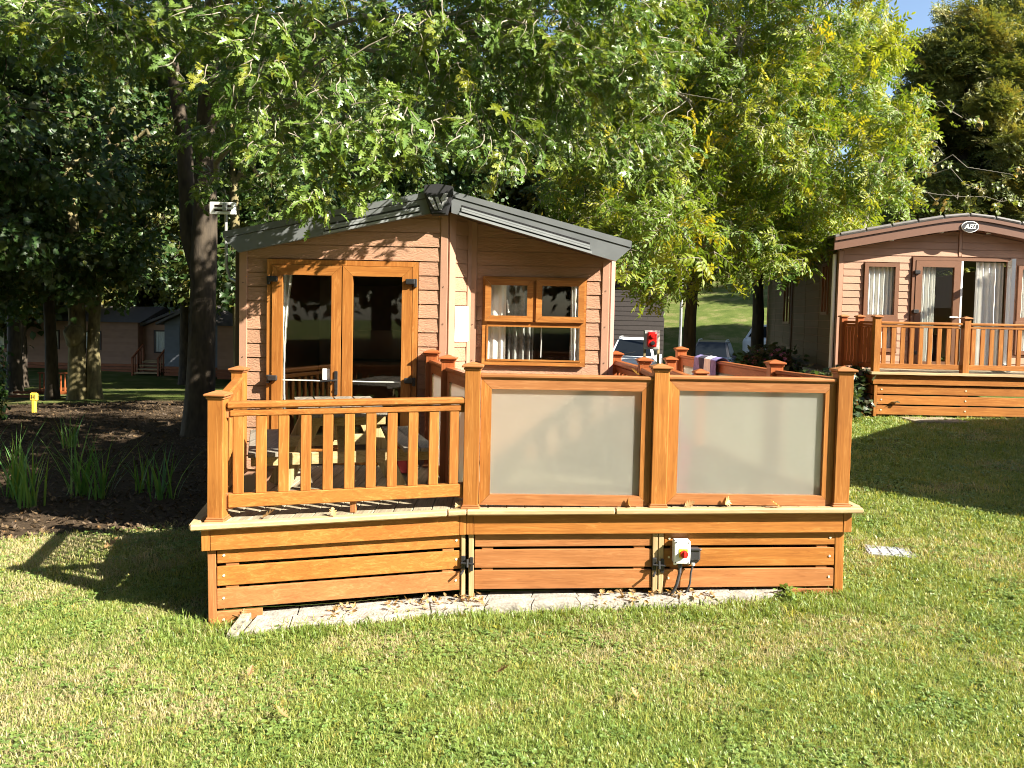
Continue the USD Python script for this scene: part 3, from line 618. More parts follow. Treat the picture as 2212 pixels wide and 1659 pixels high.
rm = MB(); obj("floor", MB().box((6.4, 15.15, 1.18), (10.9, 20, 1.26)), room_dark, R2); obj("interior_wall", MB().box((7.2, 19.9, 1.26), (10.9, 20.0, 3.6)), room_dark, R2); obj("ceiling", MB().box((6.4, 15.15, 3.55), (10.9, 20, 3.6)), room_dark, R2)
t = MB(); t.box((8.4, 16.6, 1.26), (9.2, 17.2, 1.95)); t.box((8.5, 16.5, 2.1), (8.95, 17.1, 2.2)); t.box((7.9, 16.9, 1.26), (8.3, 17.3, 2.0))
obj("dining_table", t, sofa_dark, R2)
# roof with its curved verge
yv = 14.72
xs = np.linspace(6.10, 11.2, 40)
up = [(x, float(roof2(x)) + 0.22) for x in xs]; mid = [(x, float(roof2(x)) + 0.15) for x in xs]; lowl = [(x, float(roof2(x)) - 0.02 - 0.0 * x) for x in xs]
obj("bargeboard", MB().prism(lowl + mid[::-1], (0, yv + 0.05, 0), X3, NF, 0.05), fascia_brown, R2)
obj("bargeboard", MB().prism([(x, z + 0.006) for x, z in mid] + up[::-1], (0, yv + 0.04, 0), X3, NF, 0.075), fascia_brown, R2)
obj("soffit", MB().prism(lowl + [(x, z + 0.015) for x, z in lowl[::-1]], (0, YB + 0.1, 0), X3, NF, YB + 0.1 - yv - 0.052), fascia_brown, R2)
obj("roof", MB().prism([(x, z + 0.006) for x, z in up] + [(x, z + 0.05) for x, z in up[::-1]], (0, 15.1, 0), X3, NF, 15.1 - yv + 0.03), roof_far, R2); obj("roof", askew(MB().prism([(x, z + 0.006) for x, z in up] + [(x, z + 0.05) for x, z in up[::-1]], (0.0, 24.9, 0), X3, NF, 9.8)), roof_far, R2)
for i in range(11):
    x = 6.2 + i * 0.49
    obj("verge_cap", MB().tube([(x, yv - 0.012, float(roof2(x)) + 0.262), (x + 0.45, yv - 0.012, float(roof2(x + 0.45)) + 0.262)], 0.035, 8), roof_far, R2)
B2 = UsdGeom.Xform.Define(stage, path_for("gable_badge", R2)).GetPrim()
el = lambda a, b: [(8.65 + a * math.cos(t), 4.045 + b * math.sin(t)) for t in np.linspace(0, 2 * math.pi, 33)[:-1]]
obj("badge_rim", MB().prism(el(0.165, 0.108), (0, yv - 0.004, 0), X3, NF, 0.02), white_plastic, B2)
obj("badge_face", MB().prism(el(0.150, 0.093), (0, yv - 0.025, 0), X3, NF, 0.006), black_plastic, B2)
tx = meshkit.text_mesh("ABI", 0.085, 0.006, bold=True)
tv = tx.vertices.copy(); tv[:, 0] = (tv[:, 0] - tv[:, 0].mean()) * 1.05 + tv[:, 1] * 0.30
tv[:, 0] -= (tv[:, 0].max() + tv[:, 0].min()) / 2; tv[:, 1] -= (tv[:, 1].max() + tv[:, 1].min()) / 2
obj("lettering", (np.stack([8.65 + tv[:, 0], yv - 0.032 - tv[:, 2], 4.045 + tv[:, 1]], 1), tx.faces), white_plastic, B2)
for x in (7.25, 8.2, 9.1):
    obj("spot_lamp", MB().tube([(x, 14.86, float(roof2(x)) - 0.035), (x, 14.86, float(roof2(x)) - 0.015)], 0.04, 10), white_plastic, R2)

# ------------------------------------------------------------------ lodges beyond the trees on the left
def far_lodge(name, label, x0, x1, y, zb, wall_m, gab=None, wins=(), h=2.45, skirt=0.55, rz=0.0, roof_m=roof_far):
    t = thing(name, label, "lodge", (x0, y, zb), rz)
    w = x1 - x0
    body = Polygon([(0, skirt), (w, skirt), (w, skirt + h), (w / 2, skirt + h + 0.9), (0, skirt + h)]) if gab else sbox(0, skirt, w, skirt + h)
    mbw = MB().prism(body, (0, 0.08, 0), X3, NF, 0.06); mbw.box((0, 0.1, skirt), (0.06, 6, skirt + h)); mbw.box((w - 0.06, 0.1, skirt), (w, 6, skirt + h))
    obj("wall", mbw, wall_m, t)
    holes = [sbox(a - 0.04, b - 0.04, c + 0.04, d + 0.04) for a, b, c, d in wins]
    boards_on(t, body, (0, 0, 0), (1, 0), 0.19, skirt, wall_m, openings=holes, thick=0.03)
    for a, b, c, d in wins:
        wn = UsdGeom.Xform.Define(stage, path_for("window", t)).GetPrim()
        obj("window_frame", MB().frame((0, 0.0, 0), X3, NF, a, c, b, d, 0.09, 0.06), trim_dark, wn)
        obj("glass_pane", MB().box((a + 0.05, -0.03, b + 0.05), (c - 0.05, -0.02, d - 0.05)), pane, wn)
        obj("curtain", curtain_mesh((0, -0.012, 0), (1, 0), a + 0.08, c - 0.08, b + 0.08, d - 0.08, 5, 0.006), curtain_white, wn)
    if gab:
        r = MB().prism([(-0.35, skirt + h - 0.12), (w / 2, skirt + h + 0.95), (w + 0.35, skirt + h - 0.12), (w + 0.35, skirt + h + 0.02), (w / 2, skirt + h + 1.12), (-0.35, skirt + h + 0.02)], (0, 6.2, 0), X3, NF, 6.6)
    else:
        r = MB().prism([(-0.35, skirt + h), (6.3, skirt + h), (3, skirt + h + 0.95)], (w + 0.3, 0, 0), Y3, -X3, w + 0.6)
    obj("roof", r, roof_m, t)
    for k in range(3):
        obj("skirting_board", MB().box((0, -0.05, 0.02 + k * skirt / 3), (w, 0, 0.02 + (k + 0.88) * skirt / 3)), red_x, t)
    return t
FL = far_lodge("holiday_lodge", "long brown lodge in deep shade beyond the mossy twin trunk", -32.5, -22.4, 46.0, -1.8, clad_far, wins=((4.6, 1.35, 5.4, 2.5), (6.9, 1.35, 7.9, 2.5), (1.4, 1.35, 2.2, 2.5)), h=2.5)
FD = far_lodge("holiday_lodge", "small brown gabled lodge with steps leading to its white curtained door", -22.5, -18.0, 46.6, -1.8, clad_far, gab=1, wins=((0.8, 1.2, 1.55, 2.6), (2.2, 0.65, 3.9, 2.75)), h=2.2)
FG = far_lodge("holiday_lodge", "grey blue clad lodge end between two tree trunks", -19.9, -16.2, 44.0, -1.75, clad_grey, gab=1, wins=((0.9, 1.3, 2.15, 2.8),), h=2.5)
FO = far_lodge("holiday_lodge", "shaded brown lodge glimpsed between the thick trunk and the near lodge", -16.1, -5.0, 42.0, -1.7, clad_far, wins=((1.6, 1.1, 2.0, 2.6), (4.6, 1.3, 5.6, 2.5)), h=2.4)
st = thing("wooden_steps", "orange wooden steps with side rails at the far gabled lodge door", "steps", (-22.0, 44.4, -1.8))
for i in range(4): obj("step", MB().box((0.15, i * 0.32, 0.12 + i * 0.19), (1.5, i * 0.32 + 0.36, 0.2 + i * 0.19)), beige_x, st)
for x in (0.05, 1.55):
    obj("handrail", MB().beam((x, -0.05, 1.0), (x, 1.3, 1.75), 0.09, 0.09), red_y, st)
    for i in range(5): obj("baluster" if 0 < i < 4 else "post", MB().beam((x, i * 0.32, 0.0), (x, i * 0.32, 1.02 + i * 0.18), 0.06 if 0 < i < 4 else 0.11, 0.06 if 0 < i < 4 else 0.11), red_z, st)
obj("landing", MB().box((0.1, 1.3, 0.72), (3.6, 2.1, 0.82)), beige_x, st)
for i in range(9): obj("baluster", MB().beam((1.7 + i * 0.22, 1.32, 0.85), (1.7 + i * 0.22, 1.32, 1.7), 0.06, 0.04), red_z, st)
obj("handrail", MB().beam((1.55, 1.32, 1.74), (3.6, 1.32, 1.74), 0.09, 0.08), red_x, st)
# dark lodge behind the cars
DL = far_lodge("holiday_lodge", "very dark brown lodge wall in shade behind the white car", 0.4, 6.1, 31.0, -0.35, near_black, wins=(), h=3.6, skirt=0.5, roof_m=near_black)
# lodge to the right, whose shadow lies across the lawn
S = thing("clubhouse", "brown gabled building that stands to the right of the lawn", "building", (11.2, 6.35, 0.0), 0.0)
gdir = np.array([-0.266, 0.964, 0]); hw = 5.4; nd = np.array([0.964, 0.266, 0])
gp = Polygon([(-hw, -0.5), (hw, -0.5), (hw, 2.5), (0, 6.0), (-hw, 2.5)])
obj("wall", MB().prism(gp, nd * 0.15, gdir, nd, 9.0), clad_far, S)
obj("roof", MB().prism([(-hw - 0.3, 2.36), (0, 6.05), (hw + 0.3, 2.36), (hw + 0.3, 2.56), (0, 6.27), (-hw - 0.3, 2.56)], (0, 0, 0), gdir, nd, 9.3), roof_far, S)
for u in (-3, 0, 3): obj("window_frame", MB().frame(nd * 0.15, gdir, -nd, u - 0.6, u + 0.6, 1.0, 2.2, 0.08, 0.05), frame_brown, S); obj("glass_pane", MB().prism(sbox(u - 0.55, 1.05, u + 0.55, 2.15), nd * 0.148, gdir, -nd, 0.01), car_glass, S)

# ------------------------------------------------------------------ the veranda deck of the near lodge
DK = thing("veranda_deck", "golden oak deck with two frosted glass panels and slatted balustrade before the nearest lodge", "deck")
A, Bp, C = np.array([-2.22, 5.50]), np.array([-0.33, 5.95]), np.array([2.73, 6.06])
def zd(x): return 0.676 + 0.017 * (x + 0.30)
def yfront(x): return A[1] + (x - A[0]) * (Bp[1] - A[1]) / (Bp[0] - A[0]) if x < Bp[0] else Bp[1] + (x - Bp[0]) * (C[1] - Bp[1]) / (C[0] - Bp[0])
def fp(x, back=0.0, z=0.0): return np.array([x, yfront(x) + back, z])
x = -2.20
while x < 2.70:
    x1 = x + 0.143
    xc = (x + x1) / 2
    yb = (7.66 if xc < -0.63 else 7.90) if xc < 1.06 else 10.6
    obj("deck_board", MB().beam((xc, yfront(xc) - 0.02, zd(xc) - 0.014), (xc, yb, zd(xc) - 0.014), 0.139, 0.028, bevel=0.004), deck_y, DK)
    x += 0.1455
def run(name, xa, xb, back, ztop, zbot, depth, m, parent=DK, zfun=zd, bevel=0.004, label=None):
    """A board along the front line, top and bottom measured from the deck surface."""
    a, b = fp(xa, back), fp(xb, back)
    a[2], b[2] = zfun(xa) + (ztop + zbot) / 2, zfun(xb) + (ztop + zbot) / 2
    return obj(name, MB().beam(a, b, depth, ztop - zbot, bevel=bevel), m, parent, label=label)
for xa, xb in ((-2.285, -0.48), (-0.478, -0.332), (-0.328, 0.83), (0.834, 2.80)):
    run("edge_trim", xa, xb, -0.028, 0.004, -0.040, 0.075, beige_x, bevel=0.010)
obj("edge_trim", MB().beam((-2.262, 5.47, zd(-2.26) - 0.018), (-2.62, 7.3, zd(-2.4) - 0.018), 0.075, 0.044, bevel=0.01), beige_y, DK)
obj("edge_trim", MB().beam((2.775, 6.07, zd(2.77) - 0.018), (2.50, 9.0, zd(2.6) - 0.018), 0.075, 0.044, bevel=0.01), beige_y, DK)
# fascia boards and end blocks
for xa, xb, nm, m in ((-2.165, -0.385, "fascia_board", oak_x), (-0.27, 2.665, "fascia_board", oak_x), (-2.225, -2.168, "fascia_block", oak_z), (-0.382, -0.332, "fascia_block", oak_z), (-0.328, -0.273, "fascia_block", oak_z), (2.668, 2.735, "fascia_block", oak_z)):
    run(nm, xa, xb, 0.012 if nm == "fascia_board" else 0.010, -0.046, -0.207, 0.024, m, bevel=0.003)
obj("fascia_board", MB().beam((-2.225, 5.54, zd(-2.2) - 0.127), (-2.58, 7.3, zd(-2.4) - 0.127), 0.024, 0.16), oak_y, DK)
obj("fascia_board", MB().beam((2.735, 6.10, zd(2.7) - 0.127), (2.45, 9.0, zd(2.6) - 0.127), 0.024, 0.16), red_y, DK)
# skirting boards in three bays, with packing blocks in the gaps
rows = ((-0.209, -0.318), (-0.342, -0.487), (-0.508, -0.658))
for xa, xb, m in ((-2.135, -0.372, oak_x), (-0.262, 1.148, oakb_x), (1.245, 2.625, oak_x)):
    for k, (t, b) in enumerate(rows):
        run("skirting_board", xa, xb, 0.055, t, b, 0.022, oakb_x if k == 2 or m is oakb_x else m)
        if k < 2:
            for xs_ in (xa + 0.10, xb - 0.10): run("packing_block", xs_ - 0.045, xs_ + 0.045, 0.068, b + 0.004, b - 0.032, 0.02, oakb_x)
run("skirting_board", -2.135, -1.82, 0.055, -0.678, -0.83, 0.022, oakb_x); run("skirting_board", 2.25, 2.625, 0.055, -0.676, -0.80, 0.022, oakb_x)
run("corner_post", -2.195, -2.138, 0.055, -0.207, -0.86, 0.03, oakb_z); run("corner_post", 2.628, 2.70, 0.055, -0.207, -0.80, 0.03, oak_z)
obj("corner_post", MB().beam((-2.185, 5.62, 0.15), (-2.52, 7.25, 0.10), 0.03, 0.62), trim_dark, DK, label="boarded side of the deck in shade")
obj("corner_post", MB().beam((2.69, 6.16, 0.25), (2.42, 9.0, 0.35), 0.03, 0.60), red_y, DK, label="boarded side of the deck")
for xa, xb, zz in ((-0.368, -0.336, -0.73), (-0.308, -0.268, -0.715), (1.152, 1.192, -0.70), (1.200, 1.240, -0.70)):
    run("batten", xa, xb, 0.044, -0.208, zz, 0.03, beige_z)
sm = MB()
for x in (-2.085, -0.405, 1.285, 2.585):
    for t, b in rows:
        p = fp(x, 0.044, zd(x) + (t + b) / 2 + 0.005); sm.tube([p, p + [0, -0.006, 0]], 0.009, 8)
for xx, zz in ((-2.085, -0.74), ): p = fp(xx, 0.044, zd(xx) + zz); sm.tube([p, p + [0, -0.006, 0]], 0.009, 8)
tag(obj("screw_head", sm, screw_mat, DK), kind="stuff")
def latch(x, s):
    p = fp(x, 0.02, 0.245); la = MB()
    la.beam(p + [-0.035, 0, -0.055], p + [-0.035, 0, 0.05], 0.034, 0.022, up=Y3, bevel=0.005); la.beam(p + [0.03, 0, -0.07], p + [0.03, 0, 0.04], 0.03, 0.022, up=Y3, bevel=0.005)
    la.tube([p + [-0.05, -0.025, 0.0], p + [0.05, -0.03, -0.005]], 0.008, 8); la.tube([p + [-0.03, -0.02, -0.06], p + [-0.05, -0.06, -0.08]], 0.010, 8); la.tube([p + [0.0, -0.02, 0.03], p + [0.0, -0.035, -0.03]], 0.010, 8)
    obj("latch", la, black_metal, DK)
latch(-0.315, 1); latch(1.20, 1)

def post(p, z0, z1, m=oak_z, w=0.115, mt=None):
    mt = mt or m
    P = UsdGeom.Xform.Define(stage, path_for("post", DK)).GetPrim()
    p = np.array([p[0], p[1], 0.0])
    obj("shaft", MB().beam(p + [0, 0, z0], p + [0, 0, z1], w, w, up=Y3, bevel=0.004), m, P)
    c = MB(); c.beam(p + [0, 0, z1 - 0.004], p + [0, 0, z1 + 0.018], w + 0.02, w + 0.02, up=Y3, bevel=0.008); c.beam(p + [0, 0, z1 + 0.018], p + [0, 0, z1 + 0.036], w + 0.048, w + 0.048, up=Y3, bevel=0.006)
    h = w / 2 + 0.02
    c.tm(hull([p + [a * h, b * h, z1 + 0.035] for a in (-1, 1) for b in (-1, 1)] + [p + [a * 0.01, b * 0.01, z1 + 0.058] for a in (-1, 1) for b in (-1, 1)]))
    obj("cap", c, oakb_x if m is oak_z else red_x, P)
    b = MB(); b.beam(p + [0, 0, z0 - 0.002], p + [0, 0, z0 + 0.018], w + 0.032, w + 0.032, up=Y3, bevel=0.008); b.beam(p + [0, 0, z0 + 0.017], p + [0, 0, z0 + 0.032], w + 0.014, w + 0.014, up=Y3, bevel=0.006)
    obj("base_trim", b, oakb_x, P)
    return p
P1, P2, P3, P4 = np.array([-2.135, 5.585]), np.array([-0.300, 6.00]), np.array([1.178, 6.055]), np.array([2.640, 6.105])
post(P1, zd(-2.13), 1.545); post(P2, zd(-0.3), 1.765, w=0.12); post(P3, zd(1.18), 1.78, w=0.12); post(P4, zd(2.64), 1.785, w=0.12)
C1, C0 = np.array([-0.560, 6.78]), np.array([-0.790, 7.62])
post(C1, zd(-0.5), 1.775, red_z); post(C0, zd(-0.7), 1.78, red_z)
L0 = np.array([-2.585, 7.28]); post(L0, zd(-2.5), 1.60)
Q1, Q0 = np.array([1.225, 7.10]), np.array([1.10, 8.10]); post(Q1, zd(1.2), 1.775, red_z, 0.10); post(Q0, zd(1.1), 1.78, red_z, 0.10)
R3, R2p = np.array([2.40, 7.00]), np.array([2.09, 9.50]); post(R3, zd(2.4), 1.78, red_z); post(R2p, zd(2.1), 1.79, red_z)
G0, G1 = np.array([1.66, 8.02]), np.array([1.655, 6.72]); post(G0, zd(1.6), 1.74, red_z, 0.09); post(G1, zd(1.6), 1.70, red_z, 0.08)

def balustrade(a, b, ha, hb, n, mx, mz, w0=0.062, sw=0.077, low=0.09):
    """Handrail, under-rail, bottom rail and slats between two posts; ha, hb handrail tops."""
    a, b = np.array(a, float), np.array(b, float); d = b - a; Ln = np.linalg.norm(d); d /= Ln
    a2, b2 = a + d * w0, b - d * w0
    P = lambda q, z: np.array([q[0], q[1], z])
    za, zb = zd(a[0]), zd(b[0])
    obj("handrail", MB().beam(P(a2, ha - 0.026), P(b2, hb - 0.026), 0.085, 0.052, bevel=0.012), mx, DK)
    obj("under_rail", MB().beam(P(a2 + d * 0.02, ha - 0.085), P(b2 - d * 0.02, hb - 0.085), 0.045, 0.046, bevel=0.006), mx, DK)
    obj("bottom_rail", MB().beam(P(a2 + d * 0.01, za + low + 0.052), P(b2 - d * 0.01, zb + low + 0.052), 0.05, 0.10, bevel=0.006), mx, DK)
    for q, h, z in ((a2 + d * 0.012, ha, za), (b2 - d * 0.012, hb, zb)):
        obj("rail_bracket", MB().beam(P(q, h - 0.12), P(q, h - 0.052), 0.024, 0.058, up=(d[0], d[1], 0), bevel=0.003), oakb_z if mz is oak_z else mz, DK)
        obj("rail_bracket", MB().beam(P(q, z + low - 0.01), P(q, z + low + 0.11), 0.024, 0.062, up=(d[0], d[1], 0), bevel=0.003), oakb_z if mz is oak_z else mz, DK)
    for k in range(n):
        t = (k + 0.5) / n; q = a2 + (b2 - a2) * t
        zt, zb_ = lin(ha, hb, t) - 0.104, lin(za, zb, t) + low + 0.10
        obj("baluster", MB().beam(P(q, zb_), P(q, zt), sw, 0.028, up=(-d[1], d[0], 0), bevel=0.005), mz, DK)
balustrade(P1, P2, 1.520, 1.548, 11, oak_x, oak_z)
obj("foot_block", MB().beam((-1.19, yfront(-1.19) + 0.085, zd(-1.19)), (-1.19, yfront(-1.19) + 0.085, zd(-1.19) + 0.095), 0.045, 0.045, up=Y3), oakb_z, DK)
balustrade(P1, L0, 1.535, 1.56, 12, oak_y, oak_z, sw=0.06)
balustrade(P3, Q1, 1.74, 1.735, 8, red_y, red_z, sw=0.06); balustrade(Q1, Q0, 1.735, 1.74, 7, red_y, red_z, sw=0.06)

def glass_bay(a, b, z0, z1, mx, mz, w=0.085, off=0.064, caprail=True):
    a, b = np.array(a, float), np.array(b, float); d = b - a; Ln = np.linalg.norm(d); d /= Ln
    U = np.array([d[0], d[1], 0.0]); N = np.array([U[1], -U[0], 0.0])
    O = np.array([a[0], a[1], 0.0]) - N * 0.025
    u0, u1 = off, Ln - off
    G = UsdGeom.Xform.Define(stage, path_for("glass_panel", DK)).GetPrim()
    for q, m in (([(u0, z0), (u1, z0), (u1 - w, z0 + w), (u0 + w, z0 + w)], mx), ([(u1, z1), (u0, z1), (u0 + w, z1 - w), (u1 - w, z1 - w)], mx),
                 ([(u1, z0), (u1, z1), (u1 - w, z1 - w), (u1 - w, z0 + w)], mz), ([(u0, z1), (u0, z0), (u0 + w, z0 + w), (u0 + w, z1 - w)], mz)):
        obj("frame_member", MB().prism(Polygon(q).buffer(-0.0008, join_style=2), O, U, N, 0.05), m, G)
    gm = MB()
    gm.prism(sbox(u0 + w - 0.01, z0 + w - 0.01, u1 - w + 0.01, z1 - w + 0.01), O + N * 0.012, U, N, 0.008)
    obj("pane", gm, frosted, G)
    if caprail:
        q0, q1 = O + U * (u0 - 0.01) + N * 0.025, O + U * (u1 + 0.01) + N * 0.025
        obj("cap_rail", MB().beam(q0 + [0, 0, z1 + 0.018], q1 + [0, 0, z1 + 0.018], 0.085, 0.034, bevel=0.010), mx, G)
glass_bay(P2, P3, 0.700, 1.700, oakb_x, oak_z); glass_bay(P3, P4, 0.722, 1.712, oakb_x, oak_z)
glass_bay(P2, C1, 0.70, 1.69, red_y, red_z); glass_bay(C1, C0, 0.70, 1.70, red_y, red_z)
glass_bay(P4, R3, 0.73, 1.71, red_y, red_z); glass_bay(R3, R2p, 0.73, 1.71, red_y, red_z); glass_bay(G1, G0, 0.75, 1.63, red_y, red_z, w=0.075, off=0.045)
# white bead at the inner edge of the side glass
for a, b in ((P2, C1), (C1, C0)):
    d = (b - a) / np.linalg.norm(b - a)
    q = b - d * 0.165; n = np.array([-d[1], d[0]])
    obj("glazing_bead", MB().beam((q[0] + n[0] * 0.015, q[1] + n[1] * 0.015, 0.80), (q[0] + n[0] * 0.015, q[1] + n[1] * 0.015, 1.60), 0.02, 0.02, up=Y3), beige_z, DK)

# joists below, so that the gaps show dark structure
for y in (6.4, 7.0):
    obj("joist", MB().beam((-2.1, y, 0.58), (2.5, y, 0.62), 0.05, 0.12), room_dark, DK)

# ------------------------------------------------------------------ picnic table on the deck
ca, sa = math.cos(math.radians(18)), math.sin(math.radians(18))
T = thing("picnic_table", "weathered timber picnic table with benches behind the slatted balustrade", "picnic table", (-1.46, 6.50, zd(-1.46)), math.radians(18))
for k in range(4): obj("top_plank", MB().beam((-0.263 + k * 0.175, -0.60, 0.735), (-0.263 + k * 0.175, 0.60, 0.735), 0.165, 0.035), grey_y, T)
for s in (-1, 1):
    for k in range(2): obj("seat_plank", MB().beam((s * (0.52 + k * 0.135), -0.60, 0.445), (s * (0.52 + k * 0.135), 0.60, 0.445), 0.128, 0.035), grey_y, T)
for y in (-0.42, 0.42):
    obj("seat_bearer", MB().beam((-0.70, y, 0.378), (0.70, y, 0.378), 0.04, 0.095), pine_x, T); obj("top_bearer", MB().beam((-0.33, y, 0.675), (0.33, y, 0.675), 0.04, 0.085), pine_x, T)
    for s in (-1, 1): obj("leg", MB().beam((s * 0.20, y + 0.042, 0.70), (s * 0.52, y + 0.042, 0.0), 0.04, 0.095, up=(s * 0.9, 0, 0.4)), pine_z, T)
for s in (-1, 1): obj("brace", MB().beam((0.0, s * 0.36, 0.40), (0.0, s * 0.06, 0.70), 0.07, 0.04), pine_y, T)

# ------------------------------------------------------------------ things on and around the deck
def ground_at(x, y, up=0.0): return np.array([x, y, g1(x, y) + up])
SLAB = UsdGeom.Xform.Define(stage, path_for("paving", None)); tag(SLAB, "strip of pale worn slabs along the foot of the deck", None, kind="structure")
rng = np.random.default_rng(5)
x = -1.86; k = 0
widths = [0.30, 0.32, 0.33, 0.34, 0.40, 0.36, 0.38, 0.42, 0.36, 0.44, 0.40]
for w in widths:
    xc = x + w / 2
    za, zb = -0.085 + 0.028 * (x + 1.86), -0.085 + 0.028 * (x + w + 1.86)
    yf0, yf1 = yfront(x) - (0.30 - 0.06 * (x + 1.86)) * 0.8, yfront(x + w) - (0.30 - 0.06 * (x + w + 1.86)) * 0.8
    sk = 0.03 * (1 if k % 3 else -1)
    g = 0.004; j = rng.uniform(-0.008, 0.008)
    for part in (0, 1):
        ta, tb = (0.0, 0.52) if part == 0 else (0.52, 1.0)
        ya, yb_ = yf0 + (yfront(x) + 0.16 - yf0) * ta, yf0 + (yfront(x) + 0.16 - yf0) * tb
        yc, yd_ = yf1 + (yfront(x + w) + 0.16 - yf1) * ta, yf1 + (yfront(x + w) + 0.16 - yf1) * tb
        q = [(x + g, ya + g, za), (x + w - g + sk * 0, yc + g, zb), (x + w - g + sk, yd_ - g, zb), (x + g + (0.03 * (1 if (k - 1) % 3 else -1) if k else 0), yb_ - g, za)]
        q = np.array(q) + [0, 0, j]
        obj("slab", hull(np.vstack([q - [0, 0, 0.012], (q - q.mean(0)) * [0.985, 0.97, 1] + q.mean(0), q - [0, 0, 0.07]])), stone, SLAB)
    x += w; k += 1
kb = hull(np.array([(-1.97, 5.26, -0.22), (-1.875, 5.26, -0.22), (-1.97, 5.60, -0.2), (-1.875, 5.60, -0.2), (-1.955, 5.29, -0.075), (-1.885, 5.29, -0.07), (-1.955, 5.58, -0.045), (-1.885, 5.58, -0.04)]))
kb = kb.subdivide().subdivide(); kb.vertices += (meshkit.fbm(kb.vertices * 14, 3, 4)[:, None] - 0.5) * 0.03
tag(obj("kerbstone", kb, stone_moss, None), "mossy upright kerb stone at the left end of the pale slabs", "stone")

# isolator switch and junction box
b0 = fp(1.37, 0.030, 0.36)
SW = thing("isolator_switch", "white isolator box with a red and yellow rotary switch on the deck skirting", "switch box", b0)
obj("enclosure", MB().beam((0, 0.0, 0.0), (0, -0.085, 0.0), 0.128, 0.185, bevel=0.008), white_plastic, SW)
obj("lid_seam", MB().beam((0, -0.045, 0.0), (0, -0.049, 0.0), 0.1295, 0.1865, bevel=0.001), cable_grey, SW)
obj("yellow_plate", MB().beam((0.008, -0.084, -0.005), (0.008, -0.089, -0.005), 0.068, 0.068, bevel=0.001), yellow_plastic, SW)
kn = MB(); kn.tube([(0.012, -0.088, -0.008), (0.012, -0.108, -0.008)], 0.030, 18); kn.beam((0.012, -0.106, -0.034), (0.012, -0.106, 0.018), 0.016, 0.03, up=Y3, bevel=0.004)
obj("rotary_knob", kn, red_plastic, SW)
q = MB()
for a in (-0.05, 0.05):
    for c in (-0.08, 0.08): q.tube([(a, -0.084, c), (a, -0.087, c)], 0.006, 8)
tag(obj("lid_screw", q, cable_grey, SW), kind="stuff")
obj("maker_mark", MB().box((-0.045, -0.0858, 0.072), (-0.02, -0.0852, 0.076)), print_grey, SW)
c = MB(); c.tube([(-0.005, -0.04, -0.09), (-0.005, -0.04, -0.13)], 0.018, 12); c.tube([(-0.005, -0.04, -0.12), (-0.008, -0.05, -0.17), (-0.03, -0.05, -0.27), (-0.06, -0.04, -0.34), (-0.065, -0.01, -0.38)], 0.0125, 10)
obj("cable", c, cable_grey, SW)
obj("gland", MB().tube([(-0.045, -0.04, -0.09), (-0.045, -0.04, -0.11)], 0.014, 10), white_plastic, SW)
c2 = fp(1.475, 0.032, 0.335)
JB = thing("junction_box", "square black junction box beside the isolator switch", "junction box", c2)
obj("enclosure", MB().beam((0, 0, 0), (0, -0.06, 0), 0.095, 0.10, bevel=0.012), black_plastic, JB)
obj("hinge_lid", MB().beam((0.0, -0.058, 0.045), (0.0, -0.072, 0.045), 0.10, 0.018, bevel=0.004), black_plastic, JB)
obj("lower_cover", hull([(-0.04, 0, -0.05), (0.04, 0, -0.05), (-0.025, 0, -0.075), (0.02, 0, -0.075), (-0.04, -0.05, -0.05), (0.04, -0.05, -0.05), (-0.025, -0.04, -0.075), (0.02, -0.04, -0.075)]), black_plastic, JB)
obj("gland", MB().tube([(-0.005, -0.03, -0.07), (-0.005, -0.03, -0.092)], [0.019, 0.016], 10), white_plastic, JB)
obj("cable", MB().tube([(-0.005, -0.03, -0.09), (-0.02, -0.035, -0.15), (-0.025, -0.035, -0.24), (-0.045, -0.03, -0.30), (-0.06, 0.0, -0.33)], 0.008, 8), cable_grey, JB)

# notice on the angled panel
U3 = np.array([ANG_U[0], ANG_U[1], 0]) / ANG_L; N3 = np.array([U3[1], -U3[0], 0])
O3 = np.array([-0.66, YL, 0.0]) + N3 * 0.024
NT = thing("notice", "white laminated hot tub notice with small print on the lodge's narrow angled wall", "notice")
obj("sheet", MB().prism(sbox(0.098, 1.92, 0.268, 2.26).buffer(0.008), O3, U3, N3, 0.003), white_paper, NT)
def letters(parent, text, h, u, z, m, O=O3, U=U3, N=N3, off=0.0034, bold=False, name="lettering"):
    t = meshkit.text_mesh(text, h, 0.0008, bold=bold)
    w = t.vertices[:, 0].max() + t.vertices[:, 0].min()
    v = O + (t.vertices[:, :1] - w / 2 + u) * U + np.array([0, 0, 1.0]) * (t.vertices[:, 1:2] + z) + N * (off + t.vertices[:, 2:])
    obj(name, (v, t.faces), m, parent)
letters(NT, "Hot Tub", 0.014, 0.183, 2.216, print_grey); letters(NT, "Users Guide", 0.014, 0.183, 2.186, print_grey)
lm = MB()
for k in range(9):
    z = 2.13 - k * 0.018
    lm.prism(sbox(0.125, z, 0.135, z + 0.003), O3 + N3 * 0.0032, U3, N3, 0.0006)
    lm.prism(sbox(0.15, z, 0.15 + 0.025 + 0.02 * ((k * 7) % 4), z + 0.003), O3 + N3 * 0.0032, U3, N3, 0.0006)
tag(obj("small_print", lm, steel, NT), kind="stuff")

